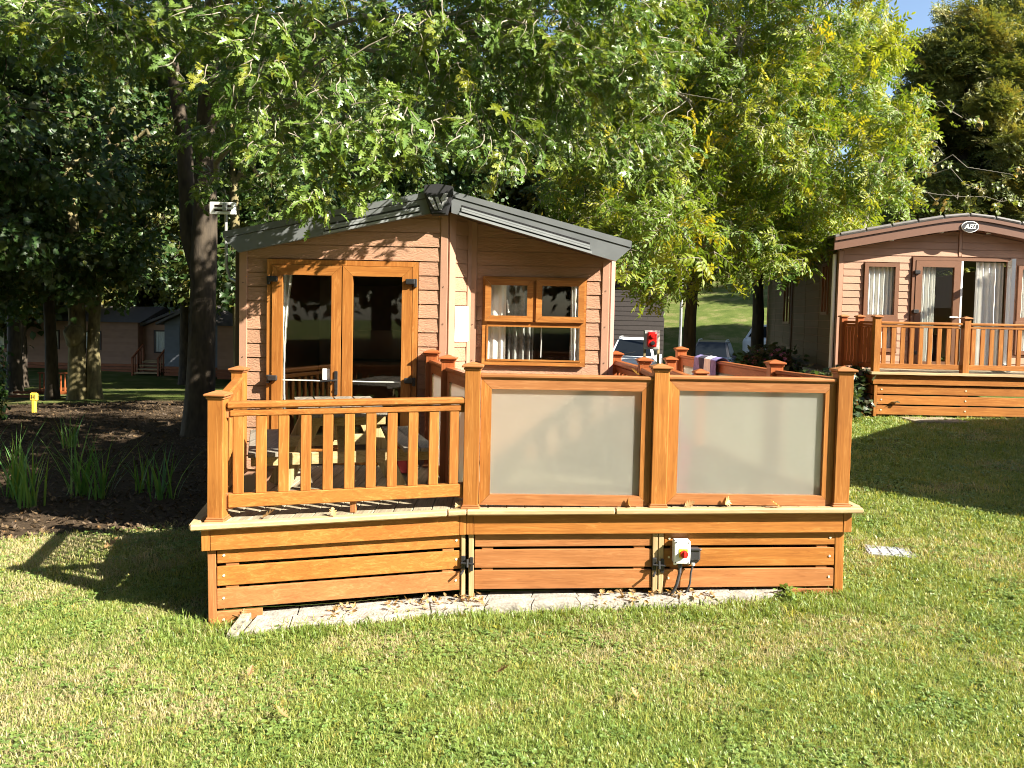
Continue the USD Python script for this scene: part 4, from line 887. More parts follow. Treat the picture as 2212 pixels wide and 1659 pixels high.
# aerial on a bent mast
AE = thing("television_aerial", "white flat panel aerial on a thin mast at the near lodge's left eave", "aerial")
ya = 8.3
obj("mast", MB().tube([(-2.90, ya, 2.45), (-3.05, ya, 2.52), (-3.09, ya, 2.65), (-3.10, ya, 3.30)], 0.017, 8), steel, AE)
ax, az = -3.11, 3.265
obj("panel", MB().prism(sbox(-0.125, -0.055, 0.125, 0.055).buffer(0.008).difference(sbox(-0.095, 0.01, 0.095, 0.036)).difference(sbox(-0.095, -0.036, 0.095, -0.010)), (ax, ya - 0.02, az), X3, NF, 0.05), white_plastic, AE)
obj("backplate", MB().box((ax - 0.115, ya - 0.03, az - 0.05), (ax + 0.115, ya - 0.022, az + 0.05)), trim_dark, AE)
obj("clamp", MB().beam((ax + 0.03, ya - 0.08, az - 0.03), (ax + 0.03, ya - 0.08, az + 0.05), 0.05, 0.02, up=Y3), steel, AE)
AE2 = thing("television_aerial", "small white aerial on the roof edge of the lodge with the oval badge", "aerial")
obj("panel", MB().prism(sbox(-0.17, -0.075, 0.17, 0.075).difference(sbox(-0.13, 0.01, 0.02, 0.045)).difference(sbox(-0.06, -0.05, 0.13, -0.012)), (6.55, 16.0, 4.06), X3, NF, 0.05), white_plastic, AE2)
obj("mast", MB().tube([(6.55, 16.03, 3.7), (6.55, 16.03, 4.05)], 0.02, 8), steel, AE2)

# towels over the rails
def drape(name, label, p, d, w, front, back, segs, rail_z, depth=0.06, seed=1, rot=None):
    d = np.array([d[0], d[1], 0.0]); d /= np.linalg.norm(d); n = np.array([-d[1], d[0], 0.0])
    prof = [(-depth - 0.012, -front * t) for t in np.linspace(1, 0, 12)] + [(-depth * 0.6, 0.02), (0, 0.03), (depth * 0.6, 0.02)] + [(depth + 0.012, -back * t) for t in np.linspace(0, 1, 10)]
    r = np.random.default_rng(seed)
    nu = 25; t = thing(name, label, "towel")
    def sheet(u0, u1, lift):
        us = np.linspace(u0, u1, nu); V = []
        for (a, z) in prof:
            hang = max(0, -z)
            wob = 0.035 * hang / max(front, 0.1) * np.sin(us * 22 + 3 * hang) + 0.015 * np.sin(us * 55 + seed) * min(1, hang * 4)
            V.append(np.array([p[0], p[1], rail_z]) + us[:, None] * d * (1 - 0.25 * hang) + (a + np.sign(a) * lift + wob * (1 if a > 0 else -1))[:, None] * n + np.array([0, 0, z + lift])[None])
        V = np.array(V).reshape(-1, 3); F = []
        for j in range(len(prof) - 1):
            for i in range(nu - 1):
                q = j * nu + i; F += [(q, q + 1, q + nu + 1), (q, q + nu + 1, q + nu)]
        F = np.array(F); k = len(V)
        return np.vstack([V, V + [0, 0, 0.004] + n * 0.004]), np.vstack([F, F[:, ::-1] + k])
    for nm, m, u0, u1, l in segs: obj(nm, sheet(u0, u1, l), m, t, smooth=50)
    return t
rd = (R2p - R3) / np.linalg.norm(R2p - R3)
drape("beach_towel", "purple and white towel with a dark print hung over the far rail of the deck", R3 + rd * 1.55, rd, 0.6, 0.42, 0.4, (("cloth", towel_purple, -0.34, 0.30, 0.0), ("white_band", towel_white, -0.20, -0.02, 0.004), ("dark_print", towel_dark, 0.0, 0.16, 0.004)), 1.75, seed=3)
pb = thing("pink_bag", "pink bag behind the middle post, a pink blur through the frosted glass", "bag", (1.30, 6.38, zd(1.3)))
obj("body", hull([(a * 0.17, b * 0.10, 0.02) for a in (-1, 1) for b in (-1, 1)] + [(a * 0.19, b * 0.11, 0.45) for a in (-1, 1) for b in (-1, 1)] + [(a * 0.12, 0, 0.66) for a in (-1, 1)]).subdivide(), pink_float, pb, smooth=30)
obj("handle", MB().tube([(-0.08, 0, 0.62), (-0.05, 0, 0.74), (0.05, 0, 0.74), (0.08, 0, 0.62)], 0.012, 6), pink_float, pb)
pc = thing("red_chair_bag", "red bag standing on the deck behind the picnic table", "bag", (-0.98, 7.25, zd(-1)))
obj("body", hull([(a * 0.09, b * 0.07, z) for a in (-1, 1) for b in (-1, 1) for z in (0.02, 0.38)] + [(0, 0, 0.43)]), plain("dull_red_cloth", (0.32, 0.03, 0.03), 0.8, 0.15), pc)
obj("white_label", MB().beam((0.0, -0.07, 0.2), (0.0, -0.075, 0.3), 0.06, 0.004, up=Y3), white_plastic, pc)

# manhole cover with a cast grid
mc = ground_at(3.58, 7.12, 0.004)
MC = thing("manhole_cover", "pale grey ribbed inspection cover in the grass to the right of the deck", "cover", mc, math.radians(-14))
obj("plate", MB().box((-0.21, -0.15, -0.02), (0.21, 0.15, 0.004)), cover_grey, MC)
for i in range(5): obj("rib", MB().beam((-0.18 + i * 0.09, -0.145, 0.006), (-0.18 + i * 0.09, 0.145, 0.006), 0.016, 0.010), cover_grey, MC)
for i in range(3): obj("rib", MB().beam((-0.205, -0.10 + i * 0.10, 0.006), (0.205, -0.10 + i * 0.10, 0.006), 0.015, 0.009), cover_grey, MC)

# yellow marker post with H
yp = ground_at(-11.4, 18.3)
YP = thing("hydrant_marker", "short yellow marker post with a black H among the trees", "marker post", yp)
obj("post", MB().beam((0, 0, -0.1), (0, 0, 0.32), 0.10, 0.08, up=Y3, bevel=0.02), yellow_paint, YP)
obj("head", MB().beam((0, 0, 0.27), (0, 0, 0.47), 0.18, 0.09, up=Y3, bevel=0.03), yellow_paint, YP)
letters(YP, "H", 0.10, 0.0, 0.32, black_metal, O=np.array([0, -0.047, 0]), U=X3, N=NF, off=0.0, bold=True, name="letter")

# deck of the lodge on the right
D3 = thing("veranda_deck", "raised golden oak deck with balustrade in front of the lodge with the oval badge", "deck")
y0, z0 = 13.8, 1.30
for i in range(32):
    obj("deck_board", MB().beam((6.56 + i * 0.148, y0 + 0.02, z0 - 0.014), (6.56 + i * 0.148, 14.92, z0 - 0.014), 0.140, 0.028), deck_y, D3)
obj("edge_trim", MB().beam((6.44, y0 - 0.03, z0 - 0.015), (11.3, y0 - 0.03, z0 - 0.015), 0.08, 0.045), beige_x, D3)
obj("fascia_board", MB().beam((6.50, y0 + 0.005, z0 - 0.13), (11.3, y0 + 0.005, z0 - 0.13), 0.024, 0.17), oak_x, D3)
for k in range(3): obj("skirting_board", MB().beam((6.60, y0 + 0.04, z0 - 0.315 - k * 0.185), (11.3, y0 + 0.04, z0 - 0.315 - k * 0.185), 0.024, 0.158), oak_x, D3)
obj("corner_post", MB().beam((6.565, y0 + 0.035, z0 - 0.21), (6.565, y0 + 0.035, z0 - 0.80), 0.055, 0.05, up=Y3), oak_z, D3)
for x in (6.66, 8.20, 9.8): obj("leg", MB().beam((x, y0 + 0.07, z0 - 0.22), (x, y0 + 0.07, z0 - 0.98), 0.12, 0.03, up=Y3), oakb_z, D3)
for k in range(4): obj("side_board", MB().beam((6.52, y0 + 0.05, z0 - 0.13 - k * 0.185), (6.52, 14.95, z0 - 0.13 - k * 0.185), 0.024, 0.16), red_y, D3)
s3 = MB()
for x in (6.68, 8.2, 9.8):
    for k in range(3): s3.tube([(x, y0 + 0.03, z0 - 0.31 - k * 0.185), (x, y0 + 0.02, z0 - 0.31 - k * 0.185)], 0.014, 6)
tag(obj("screw_head", s3, screw_mat, D3), kind="stuff")
def post3(x, y, h=0.98, m=oak_z):
    P = UsdGeom.Xform.Define(stage, path_for("post", D3)).GetPrim()
    obj("shaft", MB().beam((x, y, z0), (x, y, z0 + h), 0.115, 0.115, up=Y3), m, P)
    c = MB(); c.beam((x, y, z0 + h), (x, y, z0 + h + 0.03), 0.165, 0.165, up=Y3, bevel=0.012); c.tm(hull([(x + a * 0.07, y + b * 0.07, z0 + h + 0.03) for a in (-1, 1) for b in (-1, 1)] + [(x, y, z0 + h + 0.055)]))
    obj("cap", c, oakb_x, P)
def rail3(xa, ya_, xb, yb_, n, mx, mz):
    a, b = np.array([xa, ya_, 0.0]), np.array([xb, yb_, 0.0]); d = (b - a) / np.linalg.norm(b - a); a, b = a + d * 0.06, b - d * 0.06
    obj("handrail", MB().beam(a + [0, 0, z0 + 0.89], b + [0, 0, z0 + 0.89], 0.085, 0.05, bevel=0.012), mx, D3)
    obj("under_rail", MB().beam(a + [0, 0, z0 + 0.835], b + [0, 0, z0 + 0.835], 0.045, 0.045), mx, D3)
    obj("bottom_rail", MB().beam(a + [0, 0, z0 + 0.11], b + [0, 0, z0 + 0.11], 0.05, 0.09), mx, D3)
    for k in range(n):
        q = a + (b - a) * (k + 0.5) / n
        obj("baluster", MB().beam(q + [0, 0, z0 + 0.15], q + [0, 0, z0 + 0.81], 0.078, 0.028, up=(-d[1], d[0], 0)), mz, D3)
for x in (6.58, 8.19, 9.80): post3(x, y0 + 0.10)
post3(6.36, 14.80, m=red_z); post3(6.47, 14.35, m=red_z)
rail3(6.58, y0 + 0.1, 8.19, y0 + 0.1, 9, oak_x, oak_z); rail3(8.19, y0 + 0.1, 9.80, y0 + 0.1, 9, oak_x, oak_z); rail3(9.80, y0 + 0.1, 11.3, y0 + 0.1, 9, oak_x, oak_z)
rail3(6.58, y0 + 0.1, 6.36, 14.80, 9, red_y, red_z)
sb_ = thing("duckboard", "old weathered board lying in front of the right-hand deck legs", "board", ground_at(7.35, 13.35, 0.03), 0.03)
for k in range(4): obj("plank", MB().beam((-0.45, -0.21 + k * 0.14, 0), (0.5, -0.21 + k * 0.14, 0), 0.13, 0.04), deck_x, sb_)

# little deck among the trees at the far left
LD = thing("wooden_steps", "dark railed landing with reddish steps in the shade at the far left", "steps", ground_at(-14.6, 23.6))
obj("platform", MB().box((-0.3, 0, 0.12), (1.35, 1.0, 0.22)), red_x, LD)
for i in range(3): obj("step", MB().box((-0.62, -0.22 * i - 0.2, 0.14 - i * 0.10), (0.05, -0.22 * i, 0.20 - i * 0.10)), red_x, LD)
for i in range(10): obj("baluster", MB().beam((0.05 + i * 0.13, 0.05, 0.2), (0.05 + i * 0.13, 0.05, 0.74), 0.045, 0.03), red_z, LD)
obj("handrail", MB().beam((0.0, 0.05, 0.77), (1.35, 0.05, 0.77), 0.07, 0.05), red_x, LD)
obj("post", MB().beam((1.35, 0.05, -0.3), (1.35, 0.05, 0.85), 0.09, 0.09, up=Y3), red_z, LD)
obj("handrail", MB().beam((1.2, 0.2, 0.62), (1.9, -0.15, 0.35), 0.07, 0.06), red_x, LD); obj("post", MB().beam((1.88, -0.15, -0.3), (1.88, -0.15, 0.45), 0.10, 0.10, up=Y3), red_z, LD)

# ------------------------------------------------------------------ parked cars
def car(name, label, loc, rz, paint, rails=True):
    t = thing(name, label, "car", loc, rz)                    # front faces -y
    def ring(y, w, zb, zt, wt): return [(s * w, y, zb) for s in (-1, 1)] + [(s * w, y, zt * 0.75 + zb * 0.25) for s in (-1, 1)] + [(s * wt, y, zt) for s in (-1, 1)]
    low = hull(ring(-2.15, 0.78, 0.32, 0.80, 0.62) + ring(-1.9, 0.90, 0.28, 0.95, 0.74) + ring(1.9, 0.90, 0.30, 1.02, 0.80) + ring(2.15, 0.84, 0.40, 0.98, 0.74) + ring(-0.75, 0.92, 0.28, 1.06, 0.80))
    obj("body", low.subdivide(), paint, t, smooth=35)
    obj("cabin", hull([(s * 0.80, y, 1.0) for s in (-1, 1) for y in (-0.95, 2.05)] + [(s * 0.60, y, 1.62) for s in (-1, 1) for y in (-0.05, 1.75)] + [(s * 0.52, 0.8, 1.68) for s in (-1, 1)]), paint if paint is car_white else black_plastic, t, smooth=30)
    fr = lambda a, b, q: np.array(a) + (np.array(b) - np.array(a)) * q
    ws = [(-0.70, -0.915, 1.03), (0.70, -0.915, 1.03), (0.54, -0.10, 1.595), (-0.54, -0.10, 1.595)]
    n = np.array([0, -0.56, 0.83]) * 0.012
    obj("windscreen", hull(np.vstack([np.array(ws) + n, np.array(ws) - n])), car_glass, t)
    for s in (-1, 1):
        q = np.array([(s * 0.785, -0.65, 1.05), (s * 0.785, 1.85, 1.06), (s * 0.625, 1.6, 1.56), (s * 0.625, 0.02, 1.56)]); n2 = np.array([s * 0.02, 0, 0.005])
        obj("side_window", hull(np.vstack([q + n2, q - n2])), car_glass, t)
        obj("headlight", hull([(s * 0.50, -2.13, 0.66), (s * 0.76, -2.03, 0.68), (s * 0.50, -2.13, 0.78), (s * 0.80, -1.96, 0.84), (s * 0.55, -1.95, 0.80), (s * 0.74, -1.9, 0.72)]), lamp_glass, t)
        obj("door_mirror", hull([(s * (0.95 + a), -0.65 + b, 1.06 + c_) for a in (-0.08, 0.1) for b in (-0.05, 0.05) for c_ in (-0.06, 0.07)]), paint, t)
        if rails: obj("roof_rail", MB().tube([(s * 0.56, -0.02, 1.63), (s * 0.57, 0.2, 1.70), (s * 0.57, 1.4, 1.70), (s * 0.56, 1.7, 1.63)], 0.022, 6), steel, t)
        for y in (-1.35, 1.35):
            wl = UsdGeom.Xform.Define(stage, path_for("wheel", t)).GetPrim()
            obj("tyre", MB().tube([(s * 0.72, y, 0.33), (s * 0.93, y, 0.33)], 0.335, 20), rubber, wl); obj("rim", MB().tube([(s * 0.925, y, 0.33), (s * 0.94, y, 0.33)], [0.22, 0.20], 14), steel, wl)
    obj("grille", MB().box((-0.42, -2.20, 0.55), (0.42, -2.14, 0.72)), black_plastic, t)
    obj("bumper", MB().box((-0.72, -2.21, 0.36), (0.72, -2.12, 0.46)), black_plastic, t)
    obj("wiper", MB().tube([(-0.5, -0.93, 1.05), (0.1, -0.72, 1.19)], 0.012, 5), black_metal, t)
    return t
CW = car("parked_car", "white car with a dark windscreen and roof seen beyond the deck rail", ground_at(4.55, 28.6), math.radians(-14), car_white)
CB = car("parked_car", "black car whose windscreen mirrors the blue sky, by the tree and the grey pole", ground_at(8.45, 32.5, -0.1), math.radians(-20), car_dark)
CV = car("parked_car", "pale car mostly hidden between the dark trunk and the right lodge's shaded side", ground_at(13.1, 36.0, -0.05), math.radians(35), car_white, rails=False)

# lamp pole, fire point
LP = thing("lamp_pole", "thin grey pole beside the ash trunk beyond the cars", "pole", ground_at(6.03, 27.6))
obj("pole", MB().tube([(0, 0, -0.2), (0, 0, 4.6)], 0.05, 10), steel, LP); obj("lamp_head", MB().beam((0, 0.05, 4.62), (0, -0.5, 4.68), 0.16, 0.08), steel, LP)
FP = thing("fire_point", "white board with red fire hose cabinet on posts behind the white car", "fire point", (4.75, 27.0, 0.0))
obj("board", MB().box((-0.10, -0.02, 1.08), (0.42, 0.02, 1.74)), white_plastic, FP)
obj("hose_cabinet", MB().beam((0.14, -0.02, 1.42), (0.14, -0.16, 1.42), 0.33, 0.54, bevel=0.04), red_plastic, FP)
obj("bell", MB().tube([(0.16, -0.16, 1.55), (0.16, -0.20, 1.55)], 0.08, 16), red_plastic, FP); obj("hose_reel", MB().tube([(0.16, -0.16, 1.30), (0.16, -0.19, 1.30)], 0.075, 14), black_plastic, FP)
for x in (-0.08, 0.40): obj("post", MB().beam((x, 0.06, -0.6), (x, 0.06, 1.74), 0.08, 0.08, up=Y3), pine_z, FP)

# ------------------------------------------------------------------ foliage pieces
def leaf_blade(outline, L, W, fold=0.25, droop=0.25):
    """A leaf along +x from the origin: half outline (t, half width) mirrored, folded at the midrib, bent down."""
    o = np.array(outline, float); n = len(o)
    t = o[:, 0]; z = -droop * L * t * t
    mid = np.stack([t * L, 0 * t, z], 1)
    up = lambda s: np.stack([t * L, s * o[:, 1] * W, z + fold * o[:, 1] * W], 1)
    v = np.vstack([mid, up(1), up(-1)]); f = []
    for i in range(n - 1):
        f += [(i, n + i + 1, n + i), (i, i + 1, n + i + 1), (i, 2 * n + i, 2 * n + i + 1), (i, 2 * n + i + 1, i + 1)]
    f = np.array(f); a = np.linalg.norm(np.cross(v[f[:, 1]] - v[f[:, 0]], v[f[:, 2]] - v[f[:, 0]]), axis=1)
    return v, f[a > 1e-9]
OAK_O = [(0, 0.01), (0.14, 0.03), (0.20, 0.20), (0.27, 0.24), (0.30, 0.07), (0.40, 0.34), (0.49, 0.40), (0.50, 0.09), (0.62, 0.33), (0.70, 0.36), (0.70, 0.08), (0.84, 0.20), (1.0, 0.0)]
LENS = [(0, 0.0), (0.3, 0.42), (0.62, 0.40), (1.0, 0.0)]
MAPLE = [(0, 0.02), (0.1, 0.30), (0.18, 0.48), (0.34, 0.30), (0.46, 0.52), (0.60, 0.24), (0.78, 0.22), (1.0, 0.0)]
def rot_to(d, up, rng=None):
    d = d / np.linalg.norm(d); y = np.cross(up, d); y /= np.linalg.norm(y) + 1e-9; z = np.cross(d, y)
    return np.stack([d, y, z], 1)
def spray_mesh(kind, seed, scale=1.0):
    r = np.random.default_rng(seed); m, tw = MB(), MB()
    if kind == "oak":
        pts = [np.array([0.26 * t, 0.03 * math.sin(5 * t + seed), -0.06 * t * t]) for t in np.linspace(0, 1, 5)]
        tw.tube(pts, np.linspace(0.006, 0.002, 5), 4, cap=False)
        for k in range(11):
            t = 0.2 + 0.8 * k / 10; p = lin(pts[0], pts[-1], t)
            a = r.uniform(-1.3, 1.3) + (0.9 if k % 2 else -0.9); d = np.array([math.cos(a), math.sin(a), r.uniform(-0.45, 0.25)])
            v, f = leaf_blade(OAK_O, r.uniform(0.085, 0.125), r.uniform(0.075, 0.10), 0.3, r.uniform(0.1, 0.5))
            m.add(p + v @ rot_to(d, np.array([r.normal() * 0.5, r.normal() * 0.5, 1.0])).T, f)
    elif kind == "ash":
        for q in range(4):
            a = (q - 1.5) * 1.15 + r.normal() * 0.25; d0 = np.array([math.cos(a), math.sin(a), r.uniform(-0.35, 0.25)]); R = rot_to(d0, np.array([r.normal() * 0.4, r.normal() * 0.4, 1.0]))
            Lr = r.uniform(0.20, 0.27)
            pts = [R @ np.array([Lr * t, 0, -0.09 * t * t]) for t in np.linspace(0, 1, 4)]; tw.tube(pts, [0.004, 0.003, 0.002, 0.0015], 3, cap=False)
            for k in range(5):
                t = 0.25 + 0.75 * k / 4
                for s in ((-1, 1) if k < 4 else (0,)):
                    d = R @ np.array([0.55 if s else 1, s * 0.9, -0.25 + r.normal() * 0.12]); v, f = leaf_blade(LENS, r.uniform(0.075, 0.10), 0.038, 0.2, 0.3)
                    m.add(R @ np.array([Lr * t, 0, -0.09 * t * t]) + v @ rot_to(d, R[:, 2] + r.normal(size=3) * 0.25).T, f)
    elif kind == "maple":
        for k in range(9):
            a = r.uniform(-1.6, 1.6); d = np.array([math.cos(a), math.sin(a), r.uniform(-0.7, 0.1)]); p = np.array([r.uniform(0, 0.4), r.normal() * 0.14, r.normal() * 0.08])
            v, f = leaf_blade(MAPLE, r.uniform(0.12, 0.17), 0.15, 0.2, 0.3); m.add(p + v @ rot_to(d, np.array([r.normal() * 0.5, r.normal() * 0.5, 1.0])).T, f)
        tw.tube([(0, 0, 0), (0.2, 0.01, 0.0), (0.4, 0, -0.04)], [0.006, 0.004, 0.002], 4, cap=False)
    elif kind == "far":
        for k in range(16):
            a = r.uniform(-2.0, 2.0); d = np.array([math.cos(a), math.sin(a), r.uniform(-0.8, 0.4)]); p = np.array([r.uniform(-0.1, 0.6), r.normal() * 0.28, r.normal() * 0.14])
            v, f = leaf_blade(LENS, r.uniform(0.13, 0.22), 0.14, 0.2, 0.2); m.add(p + v @ rot_to(d, np.array([r.normal() * 0.7, r.normal() * 0.7, 1.0])).T, f)
        tw.tube([(0, 0, 0), (0.3, 0.02, 0), (0.6, 0, -0.05)], [0.008, 0.006, 0.003], 3, cap=False)
    elif kind == "yew":
        for k in range(7):
            a = (k - 3) * 0.38; d = np.array([math.cos(a), math.sin(a), 0.1 + r.normal() * 0.1]); Lr = r.uniform(0.3, 0.5)
            for j in range(9):
                t = j / 8; p = d * Lr * t + np.array([0, 0, -0.12 * t * t])
                for s in (-1, 1):
                    dd = np.array([d[0] * 0.6 - s * d[1] * 0.8, d[1] * 0.6 + s * d[0] * 0.8, r.normal() * 0.25]); v, f = leaf_blade([(0, 0.3), (0.6, 0.5), (1, 0.0)], 0.085, 0.03, 0.1, 0.2)
                    m.add(p + v @ rot_to(dd, np.array([r.normal() * 0.6, r.normal() * 0.6, 1.0])).T, f)
        tw.tube([(0, 0, 0), (0.3, 0, -0.03), (0.45, 0, -0.1)], [0.008, 0.006, 0.003], 3, cap=False)
    elif kind == "ivy":
        for k in range(10):
            d = np.array([r.uniform(0.1, 1), r.normal() * 0.6, r.uniform(-0.9, 0.2)]); p = np.array([r.uniform(0, 0.06), r.normal() * 0.13, r.normal() * 0.16])
            v, f = leaf_blade(MAPLE, r.uniform(0.06, 0.10), 0.09, 0.15, 0.2); m.add(p + v @ rot_to(d, np.array([1.0, r.normal() * 0.4, 0.6])).T, f)
        tw.tube([(0, 0, -0.15), (0.01, 0.02, 0.15)], [0.006, 0.004], 3, cap=False)
    a, b = m.arrays(), tw.arrays()
    return (a[0] * scale, a[1]), (b[0] * scale, b[1])
_sprays = {}
def sprays(kind, n, scale=1.0):
    k = (kind, n, scale)
    if k not in _sprays: _sprays[k] = [spray_mesh(kind, 10 + i, scale) for i in range(n)]
    return _sprays[k]

def quats(M):
    q = Rotation.from_matrix(M).as_quat()
    return Vt.QuathArray([Gf.Quath(float(a[3]), float(a[0]), float(a[1]), float(a[2])) for a in q])
def instancer(name, parent, protos, pos, M, sc, idx, mats):
    """protos: list of ((leaf mesh), (twig mesh) or None)."""
    path = path_for(name, parent)
    pi = UsdGeom.PointInstancer.Define(stage, path)
    targets = []
    for i, (a, b) in enumerate(protos):
        x = UsdGeom.Xform.Define(stage, f"{path}/piece_{i + 1:03d}")
        usdkit.mesh(stage, f"{path}/piece_{i + 1:03d}/blade", a, mats[0] if not isinstance(mats[0], (list, tuple)) else mats[0][i])
        if b is not None: usdkit.mesh(stage, f"{path}/piece_{i + 1:03d}/stalk", b, mats[1])
        targets.append(x.GetPath())
    pi.CreatePrototypesRel().SetTargets(targets)
    pi.CreatePositionsAttr(Vt.Vec3fArray.FromNumpy(np.asarray(pos, np.float32)))
    pi.CreateOrientationsAttr(quats(M))
    sc = np.asarray(sc, float); sc = np.repeat(sc[:, None], 3, 1) if sc.ndim == 1 else sc
    pi.CreateScalesAttr(Vt.Vec3fArray.FromNumpy(sc.astype(np.float32)))
    pi.CreateProtoIndicesAttr(Vt.IntArray.FromNumpy(np.asarray(idx, np.int32)))
    tag(pi, kind="stuff")
    return pi
def frames(d, up):
    d = d / np.linalg.norm(d, axis=1, keepdims=True); y = np.cross(up, d); y /= np.linalg.norm(y, axis=1, keepdims=True) + 1e-9; z = np.cross(d, y)
    return np.stack([d, y, z], 2)

def crown(ells, density, per, r, clump_r=(0.45, 0.8), shell=0.45, droop=0.35, flat=0.55, extra=(), prune=None, jit=0.38, face=(0.30, -0.28, 0.85)):
    """Clumps of sprays filling the ellipsoids mostly near their surface. Returns positions, frames, clump centres."""
    P, Dv, C = [], [], []
    for (c, rad, w) in ells:
        c, rad = np.array(c, float), np.array(rad, float)
        n = max(3, int(density * w * (rad[0] * rad[1] + rad[1] * rad[2] + rad[0] * rad[2]) / 3))
        u = r.normal(size=(n, 3)); u /= np.linalg.norm(u, axis=1, keepdims=True)
        cc = c + u * rad * (r.uniform(shell ** 3, 1, n) ** (1 / 3))[:, None]
        for q in cc: C.append((q, r.uniform(*clump_r), q - c))
    for q, cr in extra: C.append((np.array(q, float), cr, np.array([0.2, -0.6, -0.4])))
    if prune is not None: C = [c for c in C if prune(c[0][None], 0.15)[0]]
    for q, cr, out in C:
        k = max(3, int(per * (cr / 0.6) ** 2 * r.uniform(0.6, 1.4)))
        o = r.normal(size=(k, 3)); o /= np.linalg.norm(o, axis=1, keepdims=True); o *= (r.uniform(0.1, 1, k) ** 0.5)[:, None] * cr; o[:, 2] *= flat
        P.append(q + o)
        d = o / cr * 1.0 + out / (np.linalg.norm(out) + 1e-9) * 0.55 + r.normal(size=(k, 3)) * 0.35; d[:, 2] -= droop
        Dv.append(d)
    P, Dv = np.vstack(P), np.vstack(Dv)
    if prune is not None: k = prune(P, 0.0); P, Dv = P[k], Dv[k]
    up = np.array(face) + r.normal(size=(len(P), 3)) * jit
    return P, frames(Dv, up), [c for c, _, _ in C]

def wobble(a, b, n, amp, r, sag=0.0):
    a, b = np.array(a, float), np.array(b, float); t = np.linspace(0, 1, n)[:, None]
    p = a + (b - a) * t + r.normal(size=(n, 3)) * amp * np.sin(np.pi * t); p[:, 2] += sag * np.sin(np.pi * t[:, 0])
    return p

def limbs(parent, starts, centres, r, m, nmain=9, rad=0.10, sag=0.4, twig=0.02, name="branch"):
    """Main branches to groups of clumps, each with twigs to its clumps."""
    C = np.array(centres)
    if len(C) < nmain: nmain = len(C)
    seeds = C[r.choice(len(C), nmain, replace=False)]
    for _ in range(4):
        lab = np.argmin(((C[:, None] - seeds[None]) ** 2).sum(2), 1)
        seeds = np.array([C[lab == k].mean(0) if (lab == k).any() else seeds[k] for k in range(nmain)])
    for k in range(nmain):
        if not (lab == k).any(): continue
        s = min(starts, key=lambda q: np.linalg.norm(np.array(q) - seeds[k]) + 0.5 * abs(q[2] - seeds[k][2]))
        main = wobble(s, seeds[k], 8, 0.14, r, sag)
        mb = MB().tube(main, np.linspace(rad, rad * 0.35, 8), 7, cap=False)
        for q in C[lab == k][:14]:
            j = r.integers(4, 8); mb.tube(wobble(main[j], q, 5, 0.07, r, 0.1), np.linspace(twig, twig * 0.3, 5), 5, cap=False)
        obj(name, mb, m, parent, smooth=True)

def trunk_mesh(pts, radii, r, n=14, flare=1.5):
    pts, radii = np.array(pts, float), np.array(radii, float)
    t = np.linspace(0, 1, len(pts)); tt = np.linspace(0, 1, 26)
    p = np.stack([np.interp(tt, t, pts[:, k]) for k in range(3)], 1); rr = np.interp(tt, t, radii)
    rr = rr * (1 + (flare - 1) * np.exp(-tt * 16))
    m = MB().tube(p, rr, n); v, f = m.arrays()
    c = np.repeat(p, n, 0)[: len(v)]
    d = v - c; s = 1 + 0.28 * (meshkit.fbm(np.stack([v[:, 0] * 4, v[:, 1] * 4, v[:, 2] * 1.2], 1), 3, 7) - 0.5)
    return c + d * s[:, None], f

def tree(name, label, base, stems, ells, kind, lm, bm, density=3.0, per=26, seed=1, scale=1.0, group=None, nmain=9, rad=0.09, nproto=3, droop=0.35, clump_r=(0.45, 0.8), shell=0.45, limb_m=None, extra=(), flat=0.55, size=(0.8, 1.25), twig=0.018, prune=None, jit=0.38):
    r = np.random.default_rng(seed)
    t = thing(name, label, "tree", (0, 0, 0), 0, group)
    starts = []
    for pts, radii in stems:
        pts = [np.array(q, float) for q in pts]
        obj("trunk", trunk_mesh(pts, radii, r), bm, t, smooth=True)
        for k in range(1, len(pts)):
            for q in np.linspace(0.2, 1, 4): starts.append(tuple(lin(pts[k - 1], pts[k], q)))
    lo = min(e[0][2] - e[1][2] for e in ells)
    starts = [s for s in starts if s[2] > lo - 1.5] or starts[-2:]
    P, M, C = crown(ells, density, per, r, clump_r, shell, droop, flat, extra, prune, jit)
    limbs(t, starts, C, r, limb_m or bm, nmain, rad, twig=twig)
    protos = sprays(kind, nproto, scale)
    instancer("crown", t, protos, P, M, r.uniform(*size, len(P)), r.integers(0, nproto, len(P)), (lm, limb_m or bm))
    return t, P, M

# ------------------------------------------------------------------ the oak over the near lodge
def clear_of_lodge(P, margin):
    """Branch ends stop short of the roof's right half and leave the front wall, the deck and the gable badge in the sun."""
    x, y, z = P.T; n = meshkit.noise(P * 2.1, 12)
    t = 7.7 - y; xw, zw = x - 1.93 * t, z - 1.49 * t
    low = np.where(xw < -2.25, 1.75 + 0.8 * n, np.where(xw < -1.25, 2.50 + 0.35 * n, np.where(xw < -0.45, 2.05 + 0.75 * n, 3.75)))
    wall = (t > -0.1) & (xw > -2.95) & (xw < 1.35) & (zw > 0.2) & (zw < low + 0.10 + margin)
    td = (z - 0.69) / 1.49; xd, yd2 = x - 1.93 * td, y + td
    deck = (xd > -2.6) & (xd < 2.8) & (yd2 > 4.6) & (yd2 < 7.9)
    k = 7.5 / y; xp, zp = x * k, 2.2 + (z - 2.2) * k          # where the roof edge would meet the branch
    top = np.where(xp < -0.73, 3.42 + (xp + 0.73) * 0.222, 3.42 - (xp + 0.73) * 0.27) + 0.13 + margin
    tipzone = (xp > -1.95) & (xp < -1.02) & (zp > 2.98 + 0.15 * n)
    front = (y < 7.9) & (xp > -3.0) & (xp < 1.4) & (zp < top) & ~tipzone
    return ~(wall | deck | front)
